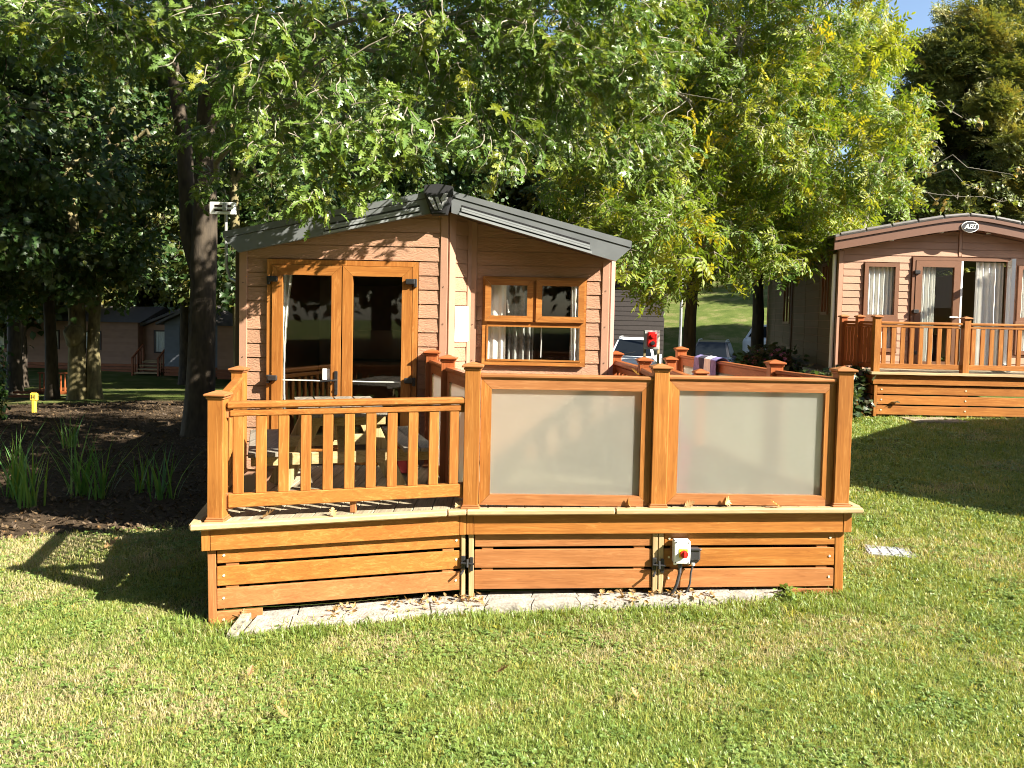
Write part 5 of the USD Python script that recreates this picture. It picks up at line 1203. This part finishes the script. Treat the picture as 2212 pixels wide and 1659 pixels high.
tips = [((-1.64, 6.95, 3.17), 0.20), ((-1.70, 7.0, 3.34), 0.25), ((-1.52, 7.0, 3.45), 0.26), ((-1.13, 6.9, 3.06), 0.17), ((-1.10, 6.9, 3.22), 0.22), ((-1.06, 6.95, 3.42), 0.28), ((-1.28, 7.0, 3.55), 0.3), ((-1.9, 7.1, 3.62), 0.35), ((-0.86, 7.0, 3.62), 0.28),
        ((-0.6, 7.1, 3.80), 0.30), ((-2.2, 7.3, 3.85), 0.35), ((-1.5, 7.1, 3.85), 0.4), ((-1.0, 7.1, 3.95), 0.4), ((-0.3, 7.3, 3.95), 0.35), ((0.1, 7.6, 3.95), 0.4), ((-2.7, 8.0, 4.0), 0.4), ((-3.2, 8.6, 4.2), 0.45), ((-3.6, 9.2, 3.75), 0.4), ((-3.0, 9.6, 3.5), 0.4)]
OT, oP, oM = tree("oak_tree", "great oak whose leafy branches hang over the nearest lodge's roof", None,
    [([(-5.95, 14.6, -0.5), (-5.9, 14.6, 1.5), (-5.85, 14.6, 3.4), (-5.75, 14.4, 5.5), (-5.2, 13.5, 9.0)], [0.27, 0.24, 0.23, 0.18, 0.10]),
     ([(-5.9, 14.7, 2.4), (-6.25, 14.8, 3.6), (-6.35, 14.9, 5.2), (-6.9, 14.8, 9.0)], [0.12, 0.15, 0.14, 0.08])],
    [((-1.2, 9.2, 6.2), (3.0, 2.4, 2.5), 1.7), ((-3.9, 11.0, 6.8), (2.8, 2.6, 2.2), 0.9), ((-5.4, 9.2, 5.9), (1.2, 1.2, 0.8), 0.8), ((-6.5, 14.0, 9.0), (4.0, 3.6, 3.2), 0.7), ((0.7, 10.4, 5.8), (1.8, 1.8, 1.9), 1.1), ((-2.0, 7.4, 4.6), (1.3, 0.8, 0.6), 1.3), ((0.6, 11.2, 9.4), (4.0, 3.0, 2.2), 0.8), ((-4.0, 13.2, 10.8), (4.6, 3.4, 2.4), 0.7)],
    "oak", oak_leaf, bark, density=8.0, per=30, seed=11, nmain=15, rad=0.06, nproto=5, clump_r=(0.35, 0.62), droop=0.22, limb_m=bark_pale, extra=tips, shell=0.30, twig=0.011, prune=clear_of_lodge)
# single leaves that can be told apart at the hanging tips
r_ = np.random.default_rng(3)
order = np.argsort(oP[:, 1] + 0.8 * np.abs(oP[:, 2] - 3.3))[:26]
for k in order:
    for j in range(9):
        v, f = leaf_blade(OAK_O, r_.uniform(0.09, 0.13), r_.uniform(0.075, 0.10), 0.3, r_.uniform(0.1, 0.5))
        d = oM[k][:, 0] + r_.normal(size=3) * 0.6 + [0, 0, -0.35]
        q = oP[k] + oM[k][:, 0] * r_.uniform(0, 0.3) + r_.normal(size=3) * 0.05
        obj("leaf", (q + v @ rot_to(d, np.array([r_.normal() * 0.5, r_.normal() * 0.5, 1.0])).T, f), oak_leaf, OT)

# ------------------------------------------------------------------ ash trees in the middle
tree("ash_tree", "yellow green ash with feathery leaves filling the gap between the two lodges", None,
    [([(4.15, 18.0, -0.3), (4.15, 18.0, 2.0), (4.2, 17.8, 4.5), (4.6, 17.4, 8.0)], [0.17, 0.14, 0.12, 0.06])],
    [((3.6, 16.0, 5.6), (3.0, 2.4, 2.7), 1.2), ((5.9, 16.0, 5.9), (2.3, 2.2, 2.6), 1.2), ((2.6, 17.2, 8.6), (3.6, 2.6, 2.4), 0.8), ((5.6, 17.0, 8.6), (2.6, 2.2, 2.2), 0.9), ((5.9, 15.3, 4.9), (0.9, 0.9, 0.9), 1.2), ((5.1, 15.0, 3.6), (0.9, 0.8, 0.5), 1.4), ((1.9, 12.6, 3.6), (1.1, 0.8, 0.8), 0.9), ((3.4, 15.0, 3.3), (1.6, 1.0, 0.7), 1.0)],
    "ash", ash_leaf, bark, density=8.0, per=17, seed=21, nmain=14, rad=0.06, nproto=4, clump_r=(0.4, 0.75), limb_m=bark_pale, shell=0.5, size=(0.9, 1.4), twig=0.012, flat=0.9, jit=0.75)
tree("ash_tree", "dark trunked ash behind the pale car, leaning over the right-hand lodge's side", None,
    [([(7.85, 24.5, -0.2), (7.8, 24.5, 2.5), (7.6, 24.3, 5.5), (7.2, 23.5, 10.0)], [0.22, 0.18, 0.14, 0.07])],
    [((7.4, 22.0, 8.2), (3.2, 2.6, 3.2), 1.0), ((4.0, 24.0, 9.0), (3.2, 2.5, 3.2), 0.8), ((9.6, 22.5, 6.6), (1.8, 1.6, 1.8), 1.0)],
    "ash", ash_leaf, bark, density=5.5, per=16, seed=22, nmain=10, rad=0.07, nproto=4, clump_r=(0.5, 0.9), shell=0.5, size=(1.1, 1.6), flat=0.9, jit=0.75)
tree("beech_tree", "thinly leaved young beech with bare pale twigs drooping to the right above the badge lodge", None,
    [([(9.2, 21.5, 0.2), (9.3, 21.5, 3.0), (9.8, 21.2, 6.0), (10.2, 21, 8.0)], [0.10, 0.09, 0.07, 0.03])],
    [((11.0, 20.4, 7.0), (1.6, 1.2, 0.9), 0.7), ((12.2, 20.0, 5.9), (1.0, 0.8, 0.9), 0.6), ((10.2, 20.8, 5.4), (0.9, 0.8, 1.0), 0.5)],
    "maple", sparse_leaf, bark_pale, density=9.0, per=8, seed=31, nmain=14, rad=0.016, nproto=3, clump_r=(0.3, 0.5), shell=0.3, size=(0.6, 0.9), twig=0.008)
tree("birch_tree", "tall thin birch top with white stems against the blue sky", None,
    [([(9.9, 27.0, 0.3), (9.9, 27.0, 5.0), (10.2, 27.0, 9.5), (10.4, 27, 14.0)], [0.12, 0.10, 0.07, 0.03]), ([(10.0, 27.2, 5.0), (10.9, 27.2, 9.5), (11.2, 27.2, 13.5)], [0.07, 0.06, 0.03])],
    [((10.4, 27.0, 11.2), (1.6, 1.2, 2.2), 0.5), ((9.0, 27.0, 10.5), (1.5, 1.2, 1.8), 0.8)],
    "maple", sparse_leaf, bark_pale, density=5.0, per=8, seed=33, nmain=9, rad=0.04, nproto=3, clump_r=(0.35, 0.6), shell=0.2, size=(0.7, 1.1), twig=0.012)
tree("yew_tree", "big dark rounded yew against the sky behind the right-hand lodge", None,
    [([(18.6, 32.0, 0.5), (18.6, 32.0, 4.0), (18.4, 32, 8.0), (18.4, 32, 12.0)], [0.45, 0.36, 0.26, 0.12])],
    [((18.6, 31.5, 8.6), (3.5, 3.4, 6.4), 1.2), ((21.6, 32.5, 8.0), (3.6, 3.2, 6.2), 0.8), ((16.6, 31.0, 4.6), (2.2, 2.2, 3.4), 0.8), ((19.0, 31.0, 3.6), (5.0, 2.6, 2.6), 0.7)],
    "yew", yew_leaf, bark, density=6.0, per=26, seed=41, nmain=14, rad=0.12, nproto=3, clump_r=(0.6, 1.0), shell=0.62, droop=0.1, size=(1.1, 1.7), flat=0.7, twig=0.03)

# ------------------------------------------------------------------ trees at the left
def simple_tree(name, label, x, y, h, ells, kind="maple", lm=dark_leaf, bm=bark, rad0=0.22, seed=1, group=None, lean=(0, 0), **k):
    z = g1(x, y)
    return tree(name, label, None, [([(x, y, z - 0.3), (x + lean[0] * 0.2, y + lean[1] * 0.2, z + h * 0.25), (x + lean[0] * 0.6, y + lean[1] * 0.6, z + h * 0.6), (x + lean[0], y + lean[1], z + h)], [rad0, rad0 * 0.85, rad0 * 0.65, rad0 * 0.25])],
                ells, kind, lm, bm, seed=seed, group=group, **k)
zt = g1(-12.2, 22.0)
TT, _, _ = tree("sycamore_tree", "twin trunked mossy tree with a light burr, standing on the bare ground at left", None,
    [([(-12.45, 22.0, zt - 0.4), (-12.45, 22.0, 1.4), (-12.5, 22, 3.0), (-12.8, 22, 8.0)], [0.25, 0.22, 0.20, 0.10]), ([(-11.98, 22.1, zt - 0.4), (-12.05, 22.1, 1.0), (-11.95, 22.1, 3.0), (-11.4, 22, 8.0)], [0.20, 0.16, 0.15, 0.08])],
    [((-12.2, 21.0, 6.6), (3.6, 2.8, 3.6), 1.0), ((-11.0, 20.4, 3.3), (1.7, 1.2, 1.0), 1.0), ((-13.3, 20.6, 3.0), (1.2, 1.0, 0.9), 0.8)],
    "maple", dark_leaf, bark_moss, density=5.0, per=18, seed=51, nmain=10, nproto=3, clump_r=(0.5, 0.9))
bl = MB(); bs = trimesh.creation.icosphere(2, 0.28); bs.vertices *= [1, 0.7, 1.2]; bs.vertices += (meshkit.fbm(bs.vertices * 6, 3, 9)[:, None] - 0.5) * 0.14; bs.apply_translation([-12.42, 21.78, 1.35]); obj("burr", bs, bark_moss, TT, smooth=True)
simple_tree("sycamore_tree", "slender dark tree just left of the twin trunked tree", -13.35, 22.3, 8.5, [((-13.8, 21.8, 7.2), (2.6, 2.2, 3.2), 1.0), ((-13.5, 21.0, 3.6), (1.4, 1.1, 0.9), 0.8)], rad0=0.18, seed=52, density=5.0, per=18, lean=(-0.3, 0), clump_r=(0.5, 0.9))
simple_tree("sycamore_tree", "thin mottled trunk between the great oak and the near lodge", -6.55, 18.6, 8.0, [((-6.2, 18.6, 6.8), (2.4, 2.2, 3.0), 1.0), ((-6.2, 18.0, 3.4), (1.2, 1.0, 1.2), 0.8)], rad0=0.17, seed=53, bm=bark_moss, density=5.0, per=18, lean=(-0.3, 0), clump_r=(0.5, 0.9))
IV, _, _ = simple_tree("ivy_clad_tree", "ivy covered tree trunk at the very left edge among dark leaves", -11.7, 16.4, 9.0, [((-11.9, 15.8, 8.0), (3.0, 2.6, 3.4), 1.0), ((-9.3, 14.6, 5.2), (1.8, 1.4, 1.0), 0.8), ((-11.0, 15.0, 3.8), (1.6, 1.2, 1.4), 0.9)], rad0=0.28, seed=54, density=5.0, per=18, clump_r=(0.5, 0.9))
r_ = np.random.default_rng(8); n = 330
a = r_.uniform(0, 2 * math.pi, n); zz = g1(-11.7, 16.4) + r_.uniform(0, 1, n) ** 1.2 * 4.6; rr = 0.32 + 0.16 * r_.uniform(0, 1, n) + 0.25 * (zz < 1.2)
d = np.stack([np.cos(a), np.sin(a), 0 * a - 0.2], 1)
instancer("ivy", IV, sprays("ivy", 3), np.stack([-11.7 + np.cos(a) * rr, 16.4 + np.sin(a) * rr, zz], 1), frames(d, np.tile([0, 0, 1.0], (n, 1)) + r_.normal(size=(n, 3)) * 0.3), r_.uniform(0.9, 1.5, n), r_.integers(0, 3, n), (ivy_leaf, bark))
spec = [(-12.0, 38.0, 18, 85), (-17.5, 41.0, 17, 86), (-4.0, 37.0, 18, 87), (-13.0, 10.5, 10, 81), (-18.5, 14.0, 12, 82), (-15.8, 19.0, 13, 83), (-16.0, 22.5, 13, 84), (-9.0, 26.0, 12, 61), (-17.5, 27.0, 12, 62), (-19.5, 21.0, 11, 63), (-7.0, 34.0, 13, 64), (-23, 36, 14, 65), (-15, 15.5, 10, 66), (-14.5, 36.0, 15, 67)]
labs = ["tall tree in front of the grey blue lodge, its crown high above", "tall tree before the small gabled lodge, crown above its roof", "tall tree hidden behind the near lodge but for its crown", "dark tree just beyond the picture's left edge, its low boughs reaching over the irises", "tree in deep shade at the far left behind the irises", "dark tree outside the left edge beside the ivy covered one", "dark tree left of and behind the mossy twin trunk", "leafy dark tree whose crown fills the gap left of the oak's stems", "dark tree behind the mossy twin trunk", "dark crowned tree beyond the left edge of the bare bed", "dark tree rising behind the near lodge's left eave", "distant dark tree above the long brown lodge", "dark leaved tree overhanging the upper left corner", "tall tree above the gabled far lodge, partly lit yellow green"]
for (x, y, h, sd), lb in zip(spec, labs):
    z = g1(x, y)
    simple_tree("sycamore_tree", lb, x, y, h, [((x, y - 0.5, z + h * 0.72), (3.6 * (1.3 if h > 16 else 1), 3.0, h * 0.30), 1.0), ((x + 0.8, y - 1.5, z + h * 0.38), (2.8, 2.0, 1.2), 0.8)], rad0=0.24, seed=sd, density=4.0, per=13, kind="far" if y > 24 else "maple", lm=far_leaf if sd in (65, 67) else dark_leaf, clump_r=(0.6, 1.1), size=(0.9, 1.4), nmain=7)

# ------------------------------------------------------------------ woodland on the slope behind: one tree, then copies of it
def wood_proto(label, x, y, s, seed, lm):
    r = np.random.default_rng(seed)
    t = thing("woodland_tree", label, "tree", (x, y, g1(x, y) - 0.2), 0, "woodland trees on the slope behind the lodges")
    obj("trunk", trunk_mesh([(0, 0, -0.3), (0.1, 0, 3), (0.0, 0.1, 7), (0.2, 0, 12)], [0.3, 0.25, 0.18, 0.05], r), bark, t, smooth=True)
    ells = [((0, 0, 9.0), (3.8, 3.8, 4.6), 1.0), ((0.8, -1.0, 5.0), (3.4, 3.2, 2.4), 0.8), ((-1.2, 0.6, 4.2), (3.0, 3.0, 2.4), 0.7)]
    P, M, C = crown(ells, 2.6, 15, r, (0.8, 1.4), 0.55, 0.3, 0.6)
    limbs(t, [(0.1, 0, 3), (0, 0.1, 5), (0, 0.1, 7), (0.1, 0, 9)], C, r, bark, 7, 0.09, twig=0.03)
    instancer("crown", t, sprays("far", 3, 1.3), P, M, r.uniform(0.9, 1.5, len(P)), r.integers(0, 3, len(P)), (lm, bark))
    return t
WL = "one of the leafy woodland trees crowding the slope behind the lodges"
W1 = wood_proto(WL, -2.0, 44.0, 1, 71, far_leaf); W2 = wood_proto(WL, 4.5, 41.0, 1, 72, far_leaf)
r_ = np.random.default_rng(17)
# a belt of trees behind the photographer, which the window panes mirror
for x, y in ((-18, 3), (-17, -5), (-12, -11), (-5, -14), (3, -15), (11, -16), (19, -17), (-11, -20), (8, -24)):
    copy_of(W1, "woodland_tree", "tree standing behind the photographer, seen only as a mirror image in the panes", "tree", (x, y, g1(x, y) - 0.3), x, 1.35 if x < 10 else 1.1, "trees behind the photographer")
wood_at = [(-10, 50), (-20, 55), (-30, 52), (-38, 60), (-27, 64), (-15, 62), (-5, 56), (2, 52), (9, 55), (16, 62), (-45, 50), (-8, 68), (3, 66), (12, 70), (21, 66), (35, 62), (-35, 44), (-20, 70), (-46, 66), (27, 44), (33, 46), (20, 71), (40, 52)]
for k, (x, y) in enumerate(wood_at):
    copy_of(W1 if k % 2 else W2, "woodland_tree", WL, "tree", (x + r_.uniform(-1.5, 1.5), y + r_.uniform(-2, 2), g1(x, y) - 0.4), r_.uniform(0, 6.28), r_.uniform(1.0, 1.45) * (1.25 if x < 0 else (0.85 if x < 14 else 0.7)), "woodland trees on the slope behind the lodges")

# ------------------------------------------------------------------ plants near the ground
def blade_mesh(L, w, bend, lean, seg=5):
    t = np.linspace(0, 1, seg); x = lean * t * L + bend * L * t ** 2.2; z = L * t * (1 - 0.25 * abs(bend) * t)
    ww = w * (1 - t ** 2) * (0.65 + 0.35 * np.sin(np.pi * np.minimum(t * 1.3, 1)))
    v = np.vstack([np.stack([x, -ww / 2, z], 1), np.stack([x, 0 * ww, z - 0.15 * ww], 1), np.stack([x, ww / 2, z], 1)]); f = []
    for i in range(seg - 1):
        for a in (0, seg): f += [(a + i, a + seg + i, a + seg + i + 1), (a + i, a + seg + i + 1, a + i + 1)]
    return v, np.array(f)
iris_at = [(0.78, 10.0, "tall iris clump at the picture's left edge in the dark bed", 20, 0.96), (-5.9, 10.2, None, 14, .8)]
iris_at = [(-6.55, 10.1, "leftmost tall clump of iris blades in the dark bed", 27, 1.02), (-6.05, 9.6, "iris clump just right of the leftmost one, standing nearest the lawn", 25, 0.96), (-5.75, 10.2, "dense middle clump of dark iris blades", 30, 1.02), (-5.35, 10.0, "broad iris clump at the right of the dense group", 27, 0.96), (-4.95, 10.3, "small iris clump set apart from the dense group", 15, 0.72), (-4.45, 9.8, "lone iris clump nearest the deck", 18, 0.84),
           (-7.7, 13.4, "sunlit iris clump behind the group, by the bright patch of soil", 17, 0.66), (-8.3, 12.2, "sunlit pale iris clump at far left behind the front group", 18, 0.78), (-6.0, 15.4, "dark spiky clump to the left of the oak's foot", 20, 0.72)]
for i, (x, y, lb, n, hh) in enumerate(iris_at):
    r = np.random.default_rng(90 + i); t = thing("iris_clump", lb, "plant", ground_at(x, y, -0.03), 0, "iris clumps in the shaded bed")
    for k in range(n):
        L_ = hh * r.uniform(0.6, 1.1); v, f = blade_mesh(L_, r.uniform(0.022, 0.034), r.uniform(0.05, 0.45), r.uniform(0.05, 0.35)); a = r.uniform(0, 6.28)
        R = np.array([[math.cos(a), -math.sin(a), 0], [math.sin(a), math.cos(a), 0], [0, 0, 1]])
        obj("leaf", (v @ R.T + [r.normal() * 0.07, r.normal() * 0.05, 0], f), iris_leaf, t)

def flower_bush(name, label, c, rad, lm, pm, n, nf, seed, ps=0.05, ls=1.0):
    r = np.random.default_rng(seed); t = thing(name, label, "plant", c)
    u = r.normal(size=(n, 3)); u /= np.linalg.norm(u, axis=1, keepdims=True); u[:, 2] = np.abs(u[:, 2])
    P = u * np.array(rad) * (r.uniform(0.5, 1, n) ** 0.4)[:, None]
    instancer("foliage", t, sprays("ivy", 3), P, frames(u + r.normal(size=u.shape) * 0.4, np.tile([0, 0, 1.0], (n, 1)) + r.normal(size=u.shape) * 0.3), ls * r.uniform(1.0, 1.8, n), r.integers(0, 3, n), (lm, bark))
    u = r.normal(size=(nf, 3)); u /= np.linalg.norm(u, axis=1, keepdims=True); u[:, 2] = np.abs(u[:, 2]); u[:, 1] = -np.abs(u[:, 1])
    for q in u * np.array(rad) * 1.04:
        m = MB()
        for k in range(5):
            a = k / 5 * 6.28; d = np.array([math.cos(a), -0.5, math.sin(a)]); v, f = leaf_blade(LENS, ps, ps * 0.9, 0.1, 0.2); m.add(q + v @ rot_to(d, np.array([0, -1.0, 0.2])).T, f)
        obj("flower", m, pm, t)
    return t
flower_bush("flowering_shrub", "dark shrub with dusky pink flowers against the right-hand lodge's shaded side", ground_at(5.45, 16.2, 0.2), (0.62, 0.5, 0.95), bush_leaf, petal_pink, 240, 60, 5)
flower_bush("potted_geranium", "plant with one red bloom just behind the deck's right rail", ground_at(5.6, 14.2, 0.35), (0.22, 0.2, 0.35), bush_leaf, petal_red, 60, 8, 6)
flower_bush("potted_flowers", "white blooms behind the deck's right rail, beside the red one", ground_at(6.0, 14.0, 0.35), (0.24, 0.2, 0.38), bush_leaf, petal_white, 60, 14, 7)
flower_bush("potted_flowers", "pale pink flowers under the corner of the badge lodge's deck", ground_at(6.35, 14.3, 0.35), (0.28, 0.22, 0.45), bush_leaf, petal_pink, 80, 24, 8)
flower_bush("weed_patch", "low green weed at the right end of the pale slabs", ground_at(2.22, 5.97, 0.0), (0.07, 0.05, 0.07), clover_leaf, petal_white, 12, 0, 9, ls=0.33)
flower_bush("shade_shrub", "small leafy shrub at the foot of the thin mottled trunk", ground_at(-5.4, 17.5, 0.0), (0.7, 0.6, 0.9), ivy_leaf, petal_white, 160, 0, 10)

# ------------------------------------------------------------------ grass, litter, fallen leaves
def tuft(seed, n, L, w, spread, lie=0.5):
    r = np.random.default_rng(seed); m = MB()
    for k in range(n):
        a = r.uniform(0, 6.28); p = np.array([r.normal() * spread, r.normal() * spread, 0]); l = L * r.uniform(0.5, 1.2); b = r.uniform(0.1, lie); c, s = math.cos(a), math.sin(a)
        d = np.array([c, s, 0]); sd = np.array([-s, c, 0]) * w * r.uniform(0.7, 1.2) / 2
        p1 = p + d * l * b * 0.4 + [0, 0, l * 0.6]; p2 = p + d * l * b * 1.1 + [0, 0, l * (1 - 0.35 * b)]
        m.add([p - sd, p + sd, p1 + sd * 0.8, p1 - sd * 0.8, p2], [(0, 1, 2), (0, 2, 3), (3, 2, 4)])
    return m.arrays()
def clover(seed):
    r = np.random.default_rng(seed); m = MB()
    for k in range(5):
        c = np.array([r.normal() * 0.03, r.normal() * 0.03, r.uniform(0.012, 0.028)]); a0 = r.uniform(0, 6)
        for q in range(3):
            a = a0 + q * 2.09; v, f = leaf_blade(LENS, 0.016, 0.017, 0.2, 0.1); m.add(c + v @ rot_to(np.array([math.cos(a), math.sin(a), 0.15]), np.array([r.normal() * 0.3, r.normal() * 0.3, 1.0])).T, f)
    return m.arrays()
rg = np.random.default_rng(77)
pr = [(tuft(1, 14, 0.034, 0.0050, 0.030, 1.3), None), (tuft(2, 14, 0.038, 0.0054, 0.032, 1.2), None), (tuft(3, 13, 0.034, 0.0050, 0.034, 0.9), None), (tuft(4, 13, 0.036, 0.0054, 0.034, 1.2), None), (tuft(5, 13, 0.036, 0.0040, 0.036, 1.2), None), (tuft(6, 12, 0.034, 0.004, 0.036, 1.4), None), (clover(7), None), (clover(8), None), (tuft(9, 12, 0.075, 0.006, 0.03, 0.9), None)]
mats_g = [grass_green, grass_green, grass_lime, grass_lime, grass_straw, grass_straw, clover_leaf, clover_leaf, grass_green]
def in_deck(x, y):
    yf = np.where(x < Bp[0], A[1] + (x - A[0]) * (Bp[1] - A[1]) / (Bp[0] - A[0]), Bp[1] + (x - Bp[0]) * (C[1] - Bp[1]) / (C[0] - Bp[0]))
    body = (x > -2.2) & (x < 2.7 - 0.1 * (y - 6)) & (y > yf + 0.04) & (y < 11)
    slab = (x > -1.93) & (x < 2.2) & (y > yf - (0.27 - 0.055 * (x + 1.86)) * 0.8) & (y < 7)
    cover = (np.abs(x - 3.58) < 0.19) & (np.abs(y - 7.12) < 0.12)
    return body | slab | cover | ((x > -2.8) & (x < 1.1) & (y > 7.3) & (y < 17.2)) | ((x > 6.4) & (y > 13.75) & (y < 25))
P = []
for y0, y1, dens in ((2.4, 3.6, 1500), (3.6, 4.8, 1250), (4.8, 6.2, 1000), (6.2, 8.0, 700), (8.0, 10.5, 420), (10.5, 14.2, 240)):
    xl_, xr2 = -0.72 * y1 - 0.3, 0.72 * y1 + 0.3
    n = int((xr2 - xl_) * (y1 - y0) * dens); P.append(np.stack([rg.uniform(xl_, xr2, n), rg.uniform(y0, y1, n)], 1))
P = np.vstack(P)
keep = ~in_deck(P[:, 0], P[:, 1]) & (rg.uniform(0, 1, len(P)) > soil_amount(P[:, 0], P[:, 1]) * 1.05)
P = P[keep]
dry = meshkit.fbm(np.stack([P[:, 0] * 1.1, P[:, 1] * 1.1, 0 * P[:, 0]], 1), 4, 31) * 0.9 + meshkit.fbm(np.stack([P[:, 0] * 5, P[:, 1] * 5, 0 * P[:, 0]], 1), 2, 35) * 0.35 - 0.02 * (P[:, 0] + 1) 
cl = meshkit.fbm(np.stack([P[:, 0] * 1.7, P[:, 1] * 1.7, 0 * P[:, 0] + 9], 1), 3, 55)
u = rg.uniform(0, 1, len(P))
s = np.clip((dry - 0.57) * 3.0, 0, 0.7)
idx = np.where(u < s, rg.integers(4, 6, len(P)), np.where(u < s + (1 - s) * np.clip(0.38 + (dry - 0.5) * 2, 0.15, 0.75), rg.integers(2, 4, len(P)), rg.integers(0, 2, len(P))))
idx = np.where((rg.uniform(0, 1, len(P)) < np.clip((cl - 0.5) * 1.6, 0.06, 0.32)), rg.integers(6, 8, len(P)), idx)
# taller growth against the slabs and posts where the mower does not reach
yfr = np.array([yfront(q) for q in np.clip(P[:, 0], -2.2, 2.7)])
edge = (P[:, 0] > -2.5) & (P[:, 0] < 2.9) & (P[:, 1] < yfr + 0.1) & (P[:, 1] > yfr - 0.45)
idx = np.where(edge & (rg.uniform(0, 1, len(P)) < 0.35), 8, idx)
Z = gz(P[:, 0], P[:, 1]) + (meshkit.fbm(np.stack([P[:, 0] * 1.3, P[:, 1] * 1.3, 0 * P[:, 0]], -1), 3, 2) - 0.5) * 0.05 * np.exp(-((P[:, 0] / 14) ** 2 + ((P[:, 1] - 7) / 14) ** 2)) - 0.004
far = np.clip(P[:, 1] / 6.0, 0.85, 2.1)
tilt = np.tile([0, 0, 1.0], (len(P), 1)) + rg.normal(size=(len(P), 3)) * 0.12
ang_ = rg.uniform(0, 6.28, len(P)); dx = np.stack([np.cos(ang_), np.sin(ang_), 0 * ang_], 1)
GR = instancer("grass", None, pr, np.column_stack([P, Z]), frames(dx, tilt), rg.uniform(0.75, 1.3, len(P)) * far ** 0.7, idx, (mats_g, None))
tag(GR, "short mown lawn grass, green with strawy patches", None, kind="stuff")

# leaf litter in the shaded bed
n = 17000
P = np.stack([rg.uniform(-13, -2.0, n), 7.6 + rg.uniform(0, 1, n) ** 1.5 * 13, ], 1)
P = P[(soil_amount(P[:, 0], P[:, 1]) > 0.3)]
lv = [(leaf_blade(OAK_O, 0.12, 0.10, 0.5, -0.5), None), (leaf_blade(OAK_O, 0.10, 0.09, -0.4, 0.6), None), (leaf_blade(LENS, 0.09, 0.06, 0.6, -0.3), None)]
a = rg.uniform(0, 6.28, len(P)); d = np.stack([np.cos(a), np.sin(a), rg.normal(size=len(P)) * 0.25], 1)
LT = instancer("leaf_litter", None, lv, np.column_stack([P, gz(P[:, 0], P[:, 1]) + 0.012]), frames(d, np.tile([0, 0, 1.0], (len(P), 1)) + rg.normal(size=(len(P), 3)) * 0.35), rg.uniform(0.35, 0.8, len(P)), rg.integers(0, 3, len(P)), (litter_leaf, None))
tag(LT, "brown leaf litter on the bare soil under the trees", None, kind="stuff")

# single fallen leaves one can point to
fl = MB
LF = []
def fallen(p, label, size=0.11, yaw=0.0, tilt=0.3, m=dry_leaf, o=OAK_O, group=None):
    v, f = leaf_blade(o, size, size * 0.9, 0.35, -0.4)
    R = Rotation.from_euler("xyz", [tilt, -0.2, yaw]).as_matrix()
    t = obj("fallen_leaf", (np.array(p) + v @ R.T, f), m)
    tag(t, label, "leaf", group)
fallen((1.02, 6.03, 1.738), "curled dry oak leaf lying on the glass panel's top rail by the middle post", 0.10, 2.6, 0.5)
fallen((1.38, 6.0, zd(1.4) + 0.012), "dry leaf fallen against the foot of the right-hand glass panel, nearest the middle post", 0.09, 0.5, 1.0)
fallen((1.70, 5.985, zd(1.7) + 0.03), "curled pale leaf leaning on the right-hand glass panel's lower frame", 0.11, 1.2, 1.2)
fallen((0.95, 5.955, zd(0.9) + 0.02), "pale leaf stuck upright at the left glass panel's bottom corner by the middle post", 0.12, 1.9, 1.2)
fallen((-1.83, 5.60, zd(-1.8) + 0.010), "pale curled leaf on the deck beside the left corner post", 0.12, 0.2, 0.2)
fallen((2.15, 5.99, zd(2.1) + 0.010), "pale lobed leaf on the deck edge toward the right corner post", 0.10, 3.0, 0.1)
fallen((-1.3, 5.66, zd(-1.3) + 0.010), "dry leaf on the deck boards below the slatted balustrade", 0.09, 2.0, 0.2)
fallen((-0.42, 5.93, zd(-0.4) + 0.010), "small dry leaf at the foot of the post where slats meet glass", 0.08, 1.0, 0.4)
for x, y, lb, s_ in ((-0.55, 3.35, "large pale dry leaf on the lawn near the picture's lower edge", 0.11), (-1.13, 3.95, "dry leaf on the lawn left of the picture's middle", 0.09), (-0.06, 4.6, "yellowish leaf on the lawn in front of the slabs", 0.09), (3.72, 5.95, "dry brown leaf heap on the lawn right of the deck corner", 0.12), (-2.7, 3.7, "broad pale leaf flat on the lawn at far left", 0.14), (-1.55, 4.55, "reddish leaf on the lawn left of the kerb stone", 0.07), (0.75, 4.2, "small dry leaf on the lawn below the switch box", 0.07), (4.1, 4.9, "small yellow leaf on the lawn at the right", 0.06), (-3.9, 7.3, "yellow green leaf in the deck's shadow on the lawn", 0.16)):
    fallen((x, y, g1(x, y) + 0.035), lb, s_, x * 3, 0.2)
n = 420
x = rg.uniform(-2.0, 2.3, n); yf_ = np.array([yfront(q) for q in x]); y = yf_ - np.abs(rg.normal(size=n)) * 0.12 + 0.05
z = np.where(y > yf_ - 0.2, -0.078 + 0.028 * (x + 1.86), gz(x, y) + 0.02); cl2 = meshkit.noise(np.stack([x * 4, 0 * x, 0 * x], 1), 3)
k_ = cl2 > 0.5; x, y, z = x[k_], y[k_], z[k_]
a = rg.uniform(0, 6.28, len(x)); d = np.stack([np.cos(a), np.sin(a), rg.normal(size=len(x)) * 0.4], 1)
DB = instancer("leaf_debris", None, [(leaf_blade(OAK_O, 0.05, 0.045, 0.5, -0.5), None), (leaf_blade(LENS, 0.04, 0.025, 0.6, -0.3), None)], np.column_stack([x, y, z + 0.008]), frames(d, np.tile([0, 0, 1.0], (len(x), 1)) + rg.normal(size=(len(x), 3)) * 0.5), rg.uniform(0.5, 1.3, len(x)), rg.integers(0, 2, len(x)), (dry_leaf, None))
tag(DB, "crumbled dry leaves gathered along the slabs", None, kind="stuff")
